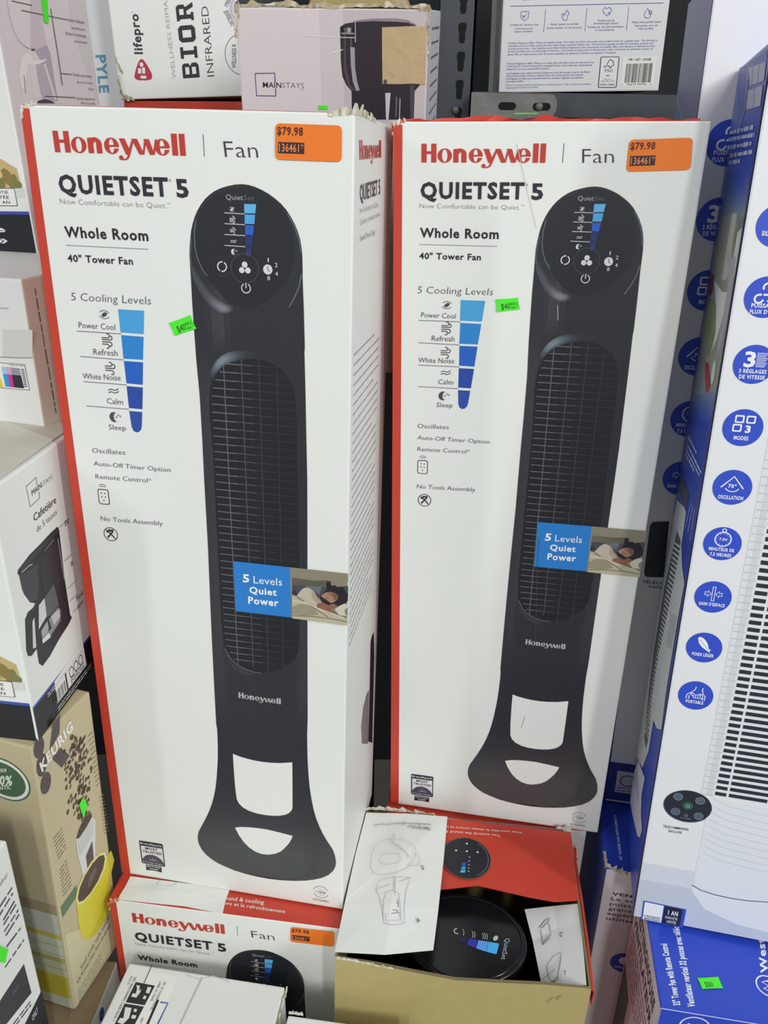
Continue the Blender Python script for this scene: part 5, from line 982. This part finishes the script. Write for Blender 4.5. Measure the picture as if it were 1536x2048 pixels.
shards(T_, 'torn_corner', [(.2075, .2, .0), (.2085, .17, .002), (.2075, .13, .01)], .005, [KRAFTL, PULP], 41, normal=(1, 0, .2))
T2 = Box('shipping_carton', None, 'white shipping carton in front of the kraft panel, only its back edge showing', 'carton', None, dict(front=MATTE, top=MATTE, right=MATTE, left=MATTE, back=MATTE), pose=((-.130, .4265, -.95), (0, 0, math.radians(-7.0)), (.15, .86, .2015)))
shards(T2, 'torn_corner', [(.0, .203, .0), (.008, .2035, .0), (.018, .2035, .001)], .004, [PULP], 42, normal=(0, .3, .6))

# ------------------------------------------------------------------ shelving and the cartons on it
shelf = bpy.data.objects.new('shelving_unit', None); COL.objects.link(shelf); shelf.location = (.09, 1.42, FLOOR_Z)
shelf['label'] = 'dark steel shelving unit with a slotted upright post and crossbeam behind the cartons'; shelf['category'] = 'shelving'
def sp(name, bm, m):
    for v in bm.verts: v.co -= Vector(shelf.location)
    me = bpy.data.meshes.new(name); bm.to_mesh(me); bm.free()
    for x in (m if isinstance(m, list) else [m]): me.materials.append(x)
    o = bpy.data.objects.new(name, me); COL.objects.link(o); o.parent = shelf; return o
def bmbox(bm, x0, x1, y0, y1, z0, z1, mi=0):
    n0 = len(bm.faces); r = bmesh.ops.create_cube(bm, size=1)
    for v in r['verts']: v.co = Vector((x0 + (v.co.x + .5) * (x1 - x0), y0 + (v.co.y + .5) * (y1 - y0), z0 + (v.co.z + .5) * (z1 - z0)))
    bm.faces.ensure_lookup_table()
    for f in bm.faces[n0:]: f.material_index = mi
HOLE = mat('slot_shadow_black', '#07080a', .9)
bm = bmesh.new(); bmbox(bm, .073, .129, 1.43, 1.434, FLOOR_Z, .8); bmbox(bm, .073, .0765, 1.425, 1.47, FLOOR_Z, .8); bmbox(bm, .1255, .129, 1.43, 1.47, FLOOR_Z, .8)
sp('upright_post', bm, STEEL)
bm = bmesh.new()
for i in range(16):
    z = .058 + i * .0390 - .0390 * 2; x = .1085
    vs = [(-.0035, -.013), (.0035, -.013), (.005, -.007), (.0045, .0), (.0062, .005), (.0062, .011), (.004, .014), (-.004, .014), (-.0062, .011), (-.0062, .005), (-.0045, .0), (-.005, -.007)]
    f = [bm.verts.new((x + a, 1.4292, z + b2)) for a, b2 in vs]; g = [bm.verts.new((x + a, 1.4305, z + b2)) for a, b2 in vs]
    bm.faces.new(f)
    for k in range(12): bm.faces.new((f[k], f[(k + 1) % 12], g[(k + 1) % 12], g[k]))
o = sp('post_slots', bm, HOLE)
DZ = .0935
bm = bmesh.new(); bmbox(bm, .129, .62, 1.405, 1.44, DZ - .0345, DZ - .004); bmbox(bm, .129, .62, 1.400, 1.405, DZ - .0345, DZ - .022); sp('crossbeam', bm, STEEL)
bm = bmesh.new(); bmbox(bm, .129, .62, 1.405, 1.98, DZ - .004, DZ); sp('upper_deck', bm, STEEL)
bm = bmesh.new(); bmbox(bm, -1.0, .0, 1.14, 1.98, -.315, -.297); sp('lower_deck', bm, STEEL)
bm = bmesh.new(); bmbox(bm, -1.0, .0, 1.14, 1.16, -.36, -.315); sp('lower_beam', bm, STEEL)
for x in (-.98, -.05):
    bm = bmesh.new(); bmbox(bm, x, x + .04, 1.165, 1.19, FLOOR_Z, -.315); sp('short_leg', bm, STEEL)
# bolted gusset plate
bm = bmesh.new(); n = 10
pts = [(.125, .054), (.250, .054)] + [(.250 + .010 * math.sin(math.radians(a)), .074 - .016 * math.cos(math.radians(a)) + .002) for a in range(0, 181, 20)] + [(.125, .093)]
lo = [bm.verts.new((x, 1.398, z - .0010)) for x, z in pts]; hi = [bm.verts.new((x, 1.3995, z - .0010)) for x, z in pts]
bm.faces.new(lo); bm.faces.new(hi[::-1])
for k in range(len(pts)): bm.faces.new((lo[k], lo[(k + 1) % len(pts)], hi[(k + 1) % len(pts)], hi[k]))
sp('gusset_plate', bm, GALV)
for cx in (.182, .236):
    bm = bmesh.new(); v = [bm.verts.new((cx + (s * .0085 + .0055 * math.cos(math.radians(a + (0 if s > 0 else 180)))), 1.3975, .0735 + .0055 * math.sin(math.radians(a + (0 if s > 0 else 180))))) for s in (1, -1) for a in range(-90, 91, 30)]
    bm.faces.new(v); sp('plate_slot', bm, HOLE)
for bx, bz in ((.103, .068), (.232, .0735)):
    bm = bmesh.new(); bmesh.ops.create_uvsphere(bm, u_segments=12, v_segments=8, radius=.0062)
    for v in bm.verts: v.co = Vector((v.co.x, v.co.y * .5, v.co.z)) + Vector((bx, 1.428 if bx < .12 else 1.397, bz))
    sp('bolt_head', bm, GALV)

M_ = Box('product_carton', 'M', 'white carton with big sideways black lettering and a red emblem', 'carton', None, dict(front=WHITE, top=WHITE, right=WHITE, left=WHITE, back=WHITE))
pr = Print(M_, 'front', 'lettering', base=1)
pr.t('#2a2b33', 'lifepro', (0.0470,0.2379), (0.0464,0.1842), (0.0336,0.2374), 2, .028); pr.t('#6a6a70', '®', (0.0386,0.1828), (0.0386,0.1811), (0.0365,0.1827), 2, 0)
pr.t('#b3a9bb', 'WELLNESS REIMAGINED', (0.0977,0.2728), (0.0947,0.1287), (0.0914,0.2733), 2, 0)
# slab letters read upward
def slab_text(pr, s, bl, br, tl):
    G = {'B': [[(0, 0), (18, 0), (18, 100), (0, 100)], [(0, 0), (60, 0), (70, 8), (70, 18), (0, 18)], [(0, 42), (60, 42), (60, 58), (0, 58)], [(0, 82), (70, 82), (70, 92), (60, 100), (0, 100)], [(54, 8), (72, 14), (72, 40), (58, 50), (54, 46)], [(54, 54), (58, 50), (74, 60), (74, 88), (54, 92)]],
         'I': [[(18, 0), (38, 0), (38, 100), (18, 100)], [(0, 0), (56, 0), (56, 18), (0, 18)], [(0, 82), (56, 82), (56, 100), (0, 100)]],
         'O': [[(14, 0), (66, 0), (80, 16), (80, 24), (0, 24), (0, 16)], [(0, 76), (80, 76), (80, 84), (66, 100), (14, 100), (0, 84)], [(0, 14), (22, 14), (22, 86), (0, 86)], [(58, 14), (80, 14), (80, 86), (58, 86)]],
         'R': [[(8, 0), (28, 0), (28, 100), (8, 100)], [(0, 0), (64, 0), (74, 10), (74, 18), (0, 18)], [(56, 8), (76, 14), (76, 48), (56, 52)], [(28, 44), (70, 44), (62, 60), (28, 60)], [(44, 56), (64, 56), (84, 100), (62, 100)], [(0, 84), (38, 84), (38, 100), (0, 100)]]}
    bl, br, tl = Vector(bl), Vector(br), Vector(tl); wds = {'B': 74, 'I': 56, 'O': 80, 'R': 84}; tot = sum(wds[c] for c in s) + 22 * (len(s) - 1); x = 0
    for c in s:
        for p in G[c]: pr.q('#23242c', [tuple(tl + (br - bl) * ((x + a) / tot) + (bl - tl) * (b2 / 100)) for a, b2 in p], 2)
        x += wds[c] + 22
slab_text(pr, 'BIOR', (0.1365,0.2724), (0.1352,0.1723), (0.1092,0.2732))
pr.t('#33343c', 'INFRARED SAUNA', (0.1604,0.2716), (0.1586,0.1035), (0.1490,0.2721), 2, -.01)
pr.end()
pr = Print(M_, 'front', 'red_emblem', base=1)
pr.q('#b23240', [(0.0429,0.2444),(0.0466,0.2452),(0.0522,0.2531),(0.0580,0.2645),(0.0584,0.2701),(0.0558,0.2730),(0.0481,0.2741),(0.0345,0.2735),(0.0299,0.2713),(0.0288,0.2677),(0.0326,0.2581),(0.0386,0.2478)], 1)
pr.l('#e8e4e4', [(0.0390,0.2572), (0.0380,0.2643)], .0052, 3); pr.l('#e8e4e4', [(0.0456,0.2563), (0.0450,0.2645)], .0052, 3); pr.l('#e8e4e4', [(0.0392,0.2693), (0.0487,0.2696)], .0040, 3); pr.e('#e8e4e4', (0.0429,0.2522), .0032, z=3)
pr.end()
pr = Print(M_, 'front', 'round_seals', base=1)
c = (0.2104,0.1844); pr.e('#c9bccb', c, .018, z=1); pr.ring('#e6e2ea', c, .013, .0015, 2); pr.t('#5a545e', 'DECREASE', (0.1997,0.2039), (0.1895,0.1846), (0.1932,0.2058), 2, .01); pr.t('#5a545e', 'STRESS', (0.1897,0.1815), (0.1963,0.1713), (0.1848,0.1792), 2, .01)
c = (0.2079,0.2439); pr.ring('#6a6470', c, .0275, .0009, 2); pr.t('#5a545e', 'WELLNESS R', (0.1960,0.2616), (0.1993,0.2295), (0.1895,0.2614), 2, .01)
pr.end()
shards(M_, 'torn_corner', [(.004, 0, .27), (.003, 0, .29), (.012, 0, .298), (.024, 0, .298)], .010, [PULP, KRAFTL], 51, normal=(-.2, -1, .2)); shards(M_, 'torn_corner', [(.0, 0, .24), (.006, 0, .255), (.010, 0, .262)], .008, [KRAFTL], 52, normal=(-.2, -1, .2))
N_ = Box('red_carton', None, 'red carton under the white sideways lettered carton', 'carton', None, dict(front=RED, top=RED, right=RED, left=RED, back=RED), pose=((-.428, 1.425, .0735), (0, 0, math.radians(-9.07)), (.22, .3675, .15)))
I_ = Box('product_carton', None, 'white carton with sideways teal lettering behind the pale coffee maker carton', 'carton', None, dict(front=LAV, top=LAV, right=LAV, left=LAV, back=LAV), pose=((-.72, 1.64, .42), (0, 0, 0), (.25, .715, .2)))
pr = Print(I_, 'front', 'lettering', base=1)
pr.t('#5a9bb0', 'PYLE', (0.1862,0.2632), (0.1853,0.3238), (0.2032,0.2624), 2, .035); pr.end()

O_ = Box('air_fryer_carton', 'O', 'pale pink and grey carton with a black air fryer picture and a cardboard patch', 'carton', None, dict(front=PINKB, right=mat('cool_side_board', '#c9ccd4', .45), left=PINKB, top=KRAFTL, back=PINKB))
pr = Print(O_, 'front', 'air_fryer_picture', base=1)
W = O_.W
ex = (0.1040,0.1080)[0]
pr.q('#c4bfc2', [(ex, .0015), (W - .0015, .0015), (W - .0015, .455), (ex, .455)], 0)
pr.q('#d2cbcd', [(ex, .0015), (ex + .028, .0015), (ex + .028, .20), (ex, .20)], 1)
pr.q('#29252e', [(0.1285,0.0249),(0.1286,0.0190),(0.1350,0.0156),(0.1449,0.0141),(0.1664,0.0127),(0.1957,0.0127),(0.2113,0.0138),(0.2212,0.0187),(0.2272,0.0784),(0.2204,0.0856),(0.2204,0.1173),(0.1419,0.1191),(0.1418,0.0872),(0.1351,0.0801),(0.1305,0.0714),(0.1288,0.0556)], 2)
pr.l('#8d8690', [(0.1449,0.0138), (0.1664,0.0114), (0.1957,0.0109), (0.2093,0.0122), (0.2201,0.0170)], .0025, 1)
pr.q('#17151b', [(0.1286,0.0190),(0.1468,0.0193),(0.1467,0.0271),(0.1285,0.0274)], 3); pr.q('#5d5862', [(0.1330,0.0198),(0.1428,0.0200),(0.1424,0.0255),(0.1339,0.0256)], 4); pr.q('#a9a5ad', [(0.1373,0.0197),(0.1413,0.0198),(0.1408,0.0255),(0.1378,0.0256)], 5)
pr.l('#8f8994', [(0.1299,0.0257), (0.1457,0.0258)], .0016, 5)
pr.q('#4b4650', [(0.1328,0.0273),(0.1352,0.0273),(0.1354,0.0590),(0.1402,0.0800),(0.1463,0.0862),(0.1418,0.0868),(0.1357,0.0784),(0.1323,0.0625)], 4); pr.q('#a29da6', [(0.1406,0.0396),(0.1460,0.0402),(0.1465,0.0623),(0.1488,0.0763),(0.1520,0.0861),(0.1475,0.0867),(0.1433,0.0764),(0.1412,0.0589)], 4); pr.q('#76717b', [(0.1412,0.0289),(0.1422,0.0289),(0.1421,0.0391),(0.1411,0.0391)], 4)
pr.q('#c9c6cc', [(0.1840,0.0885),(0.1907,0.0880),(0.1885,0.1181),(0.1854,0.1181)], 4); pr.l('#9a96a0', [(0.1983,0.0923), (0.1978,0.1151)], .0008, 4); pr.l('#b4b0b8', [(0.2026,0.0940), (0.2023,0.1177)], .0012, 4)
pr.q('#4a454e', [(0.2142,0.0786),(0.2196,0.0785),(0.2200,0.1173),(0.2163,0.1174)], 3); pr.q('#38333c', [(0.2074,0.0139),(0.2172,0.0154),(0.2241,0.0203),(0.2239,0.0404),(0.2153,0.0187)], 3)
pr.end()
pr = Print(O_, 'front', 'lettering', base=1)
pr.l('#4a4690', [(0.0453,0.0792), (0.0453,0.0692), (0.0204,0.0700), (0.0203,0.0947), (0.0452,0.0945), (0.0453,0.0864)], .0013, 2)
pr.t('#2b2a33', 'MAIN', (0.0293,0.0852), (0.0529,0.0853), (0.0295,0.0793), 3, .005); pr.t('#4a4950', 'STAYS', (0.0543,0.0853), (0.0817,0.0853), (0.0545,0.0793), 3, -.02); pr.t('#6a6970', '™', (0.0752,0.0874), (0.0808,0.0873), (0.0752,0.0865), 3, 0)
pr.end()
pr = Print(O_, 'front', 'cardboard_patch', base=6)
pr.q(mat('raw_kraft_patch', '#c2ae86', .85, .1, 60, mottle=.12, mscale=90), [(0.1792,0.0189),(0.1978,0.0180),(0.2172,0.0171),(0.2324,0.0178),(0.2325,0.0403),(0.2325,0.0608),(0.2334,0.0783),(0.2171,0.0775),(0.1990,0.0784),(0.1805,0.0784),(0.1797,0.0479)], 1); pr.e('#5a4a36', (0.1839,0.0762), .0022, .0028, 2); pr.end()
pr = Print(O_, 'front', 'clear_tape', base=5)
pr.l('#efebec', [(0.0867,0.0005), (0.0859,0.0292), (0.1268,0.0299), (0.1467,0.0300)], .0006, 1); pr.l('#efebec', [(0.1469,0.0015), (0.1471,0.0347)], .0006, 1); pr.l('#f4f2f3', [(0.1144,0.0475), (0.1246,0.0445), (0.1316,0.0426)], .0008, 1); pr.end()
price_tag(O_, [(0.0995,0.1035), (0.1114,0.1038), (0.1112,0.1082), (0.0993,0.1084)])
pr = Print(O_, 'right', 'green_marker', base=5); pr.q(GREEN, [(.04, .165), (.08, .15), (.10, .20), (.05, .23)], 1); pr.end()
pr = Print(O_, 'right', 'side_print', base=1)
for i in range(10): scribble(pr, '#6a6a72', (.06, .02 + .016 * i), (.21, .02 + .016 * i), .004, i)
pr.end()
shards(O_, 'torn_flap', [(.0, .0, .0), (.05, .0, -.003), (.085, .0, -.001), (.12, .0, -.001), (.17, .0, -.003), (.2, .0, -.003), (W, .0, .0)], .006, [KRAFTL, PULP], 61, normal=(0, -.2, 1))
shards(O_, 'torn_corner', [(.0, .0, .03), (.002, .0, .015), (.006, .0, .0)], .010, [PULP, KRAFTL], 62, normal=(-.3, -1, .2)); shards(O_, 'torn_corner', [(W - .012, .0, .0), (W, .0, .0), (W, .0, .02), (W, .002, .05)], .006, [KRAFTL, PULP], 63, normal=(.2, -1, .2))
sheet(O_, 'open_flap', [[(.0, .004, -.001), (.09, .004, -.001)], [(.004, .05, -.012), (.085, .05, -.012)]], BLACK, .003)
sheet(O_, 'open_flap', [[(.085, .02, -.002), (.21, .02, -.002)], [(.09, .07, -.016), (.20, .07, -.016)]], KRAFT, .003)

Q_ = Box('baby_wipes_carton', 'Q', 'white baby wipes carton with navy lettering and a barcode on the dark shelf', 'carton', None, dict(front=mat('coated_grey_white_board', '#d3d3d4', .42, .03, 6), right=mat('cool_side_board', '#c9ccd4', .45), left=LAV, top=LAV, back=LAV))
pr = Print(Q_, 'front', 'lettering', base=1)
Nv = '#4a5a9a'
pr.l(Nv, [(0.0116,0.1635), (0.2403,0.1629)], .0009, 2)
pr.t(Nv, 'dyes / colorants', (0.0294,0.1561), (0.0686,0.1561), (0.0292,0.1531), 2, 0); pr.t(Nv, 'phthalates', (0.0928,0.1565), (0.1180,0.1564), (0.0925,0.1535), 2, 0)
for a, c in (((0.0652,0.1681), (0.0645,0.1984)), ((0.1272,0.1677), (0.1272,0.1979)), ((0.1897,0.1670), (0.1899,0.1978))): pr.l(Nv, [a, c], .0007, 2)
for s, a, c, d in (('Suitable for sensitive skin', (0.0126,0.1890), (0.0561,0.1893), (0.0125,0.1864)), ('Conviennent aux', (0.0201,0.1939), (0.0485,0.1940), (0.0199,0.1914)), ('peaux sensibles', (0.0203,0.1977), (0.0478,0.1978), (0.0202,0.1953)),
                   ('Never tested on animals', (0.0747,0.1893), (0.1166,0.1892), (0.0744,0.1865)), ('Jamais testées sur les animaux', (0.0691,0.1938), (0.1228,0.1939), (0.0689,0.1912)),
                   ('Pediatrician &', (0.1455,0.1854), (0.1700,0.1854), (0.1452,0.1828)), ('dermatologist tested', (0.1394,0.1890), (0.1763,0.1891), (0.1391,0.1863)), ('Testées par des dermatologues', (0.1303,0.1937), (0.1850,0.1936), (0.1300,0.1909)), ('et des pédiatres', (0.1431,0.1976), (0.1716,0.1975), (0.1428,0.1950)),
                   ('Made with purified water', (0.1973,0.1884), (0.2409,0.1883), (0.1969,0.1856)), ('Fabriquées avec de', (0.2018,0.1928), (0.2361,0.1928), (0.2014,0.1903)), ("l'eau purifiée", (0.2077,0.1967), (0.2302,0.1967), (0.2074,0.1941)),
                   ('Kirkland Signature Baby Wipes are quality-made. The wipes are thick and made with purified water for a gentle clean. The formula is', (0.0117,0.2132), (0.2385,0.2124), (0.0115,0.2108)),
                   ('clinically proven to help moisturize skin which helps maintain healthy skin. The formula is gentle enough for sensitive, eczema and', (0.0115,0.2170), (0.2323,0.2161), (0.0114,0.2146)),
                   ('eczema-prone skin. / Les lingettes pour bébé Kirkland Signature sont synonymes de qualité. Elles sont épaisses et fabriquées avec', (0.0115,0.2207), (0.2360,0.2198), (0.0114,0.2183)),
                   ("de l'eau purifiée pour un nettoyage en douceur. La formule est éprouvée en clinique pour aider à hydrater et maintenir la peau en", (0.0114,0.2244), (0.2328,0.2235), (0.0112,0.2220)),
                   ("santé. Elle est assez douce pour les peaux sensibles et atteintes d'eczéma ou sujettes à l'eczéma.", (0.0112,0.2285), (0.1776,0.2278), (0.0111,0.2260)),
                   ('Kirkland Signature Baby Wipes are made with soft fibres that are derived from', (0.0111,0.2409), (0.1452,0.2406), (0.0110,0.2384)), ('trees grown in environmentally managed forests and made into plant-based', (0.0109,0.2444), (0.1422,0.2443), (0.0108,0.2419)), ('material in an eco-responsible manner.', (0.0110,0.2484), (0.0774,0.2481), (0.0108,0.2459)),
                   ('Les lingettes pour bébé Kirkland Signature sont fabriquées à partir de fibres', (0.0111,0.2543), (0.1408,0.2537), (0.0110,0.2518)), ("douces provenant d'arbres cultivés dans des forêts gérées de manière", (0.0111,0.2579), (0.1309,0.2575), (0.0110,0.2554)), ('écologique et elles sont transformées en matière végétale de manière', (0.0112,0.2617), (0.1311,0.2614), (0.0110,0.2591)), ('écoresponsable.', (0.0112,0.2655), (0.0385,0.2651), (0.0110,0.2629)),
                   ('*Does not contain ethanol, isopropanol or rubbing alcohol. / *Ne contient pas d’éthanol,', (0.0111,0.2705), (0.1443,0.2702), (0.0109,0.2684)), ("d'isopropanol ni d'alcool à friction.", (0.0109,0.2742), (0.0624,0.2737), (0.0107,0.2720))): pr.t(Nv, s, a, c, d, 2, 0)
pr.end()
pr = Print(Q_, 'front', 'feature_pictograms', base=1)
def poly(pts, cl=True, wd=.0009): pr.l(Nv, pts, wd, 2, cl)
poly([(0.0279,0.1712),(0.0338,0.1703),(0.0401,0.1714),(0.0399,0.1787),(0.0342,0.1828),(0.0290,0.1790)]); poly([(0.0308,0.1763),(0.0337,0.1788),(0.0373,0.1734),(0.0366,0.1747),(0.0337,0.1774),(0.0316,0.1757)])
poly([(0.0928,0.1824),(0.0908,0.1783),(0.0901,0.1749),(0.0924,0.1739),(0.0945,0.1753),(0.0963,0.1733),(0.0956,0.1699),(0.0977,0.1716),(0.0982,0.1693),(0.0998,0.1728),(0.1015,0.1746),(0.1001,0.1764),(0.0985,0.1767),(0.0993,0.1804),(0.0983,0.1830)]); poly([(0.0922,0.1756),(0.0935,0.1778),(0.0957,0.1756)])
poly([(0.1586,0.1783),(0.1521,0.1732),(0.1514,0.1698),(0.1538,0.1675),(0.1573,0.1689),(0.1600,0.1672),(0.1637,0.1690),(0.1643,0.1720),(0.1616,0.1755)]); poly([(0.1595,0.1746),(0.1611,0.1733),(0.1632,0.1747),(0.1617,0.1767)])
poly([(0.2177,0.1695),(0.2146,0.1751),(0.2139,0.1785),(0.2158,0.1812),(0.2198,0.1823),(0.2231,0.1806),(0.2238,0.1773),(0.2214,0.1739)]); poly([(0.2207,0.1719),(0.2225,0.1732),(0.2247,0.1726),(0.2242,0.1746),(0.2256,0.1763),(0.2233,0.1763),(0.2219,0.1776),(0.2208,0.1752)])
pr.end()
pr = Print(Q_, 'front', 'forest_mark', base=1)
f4 = [(0.1548,0.2321), (0.1839,0.2323), (0.1843,0.2750), (0.1551,0.2747)]; Kk = '#2c2d36'
pr.q(Kk, [bil(f4, s, t) for s, t in ((.04, 0), (.96, 0), (1, .03), (1, .97), (.96, 1), (.04, 1), (0, .97), (0, .03))], 1); pr.q('#d9d9da', [bil(f4, s, t) for s, t in ((.05, .025), (.95, .025), (.95, .975), (.05, .975))], 2)
pr.l(Kk, [(0.1610,0.2445), (0.1633,0.2472), (0.1679,0.2384), (0.1706,0.2358), (0.1750,0.2394), (0.1761,0.2438), (0.1724,0.2459), (0.1722,0.2477), (0.1706,0.2476), (0.1703,0.2455), (0.1662,0.2446)], .0013, 3)
pr.t(Kk, 'FSC', (0.1640,0.2531), (0.1760,0.2532), (0.1636,0.2493), 3, .01); pr.t(Kk, 'MIX', (0.1667,0.2590), (0.1723,0.2591), (0.1664,0.2570), 3, .01); pr.t(Kk, 'Fibre from', (0.1638,0.2634), (0.1752,0.2636), (0.1636,0.2620), 3, .01); pr.t(Kk, 'responsible sources', (0.1584,0.2661), (0.1808,0.2663), (0.1582,0.2645), 3, .01); pr.t(Kk, 'FSC® C150802', (0.1580,0.2715), (0.1808,0.2717), (0.1577,0.2691), 3, .02)
pr.end()
pr = Print(Q_, 'front', 'barcode_label', base=1)
g4 = [(0.1896,0.2334), (0.2410,0.2327), (0.2413,0.2739), (0.1894,0.2740)]; pr.q('#dfddd6', g4, 1)
pr.t(Kk, 'ITM. / ART. 1493488', (0.1977,0.2381), (0.2325,0.2382), (0.1977,0.2351), 3, .02)
rnd = random.Random(9); s = .12
while s < .88:
    k = rnd.choice((.008, .008, .016, .024)); pr.q(Kk, [bil(g4, s, .22), bil(g4, s + k, .22), bil(g4, s + k, .86), bil(g4, s, .86)], 2); s += k + rnd.choice((.008, .012, .020))
pr.t(Kk, '96619 99796', (0.1996,0.2718), (0.2301,0.2718), (0.1992,0.2691), 3, 0); pr.t(Kk, '0', (0.1920,0.2722), (0.1936,0.2722), (0.1917,0.2699), 3, 0); pr.t(Kk, '1', (0.2365,0.2717), (0.2373,0.2717), (0.2362,0.2695), 3, 0)
pr.end()
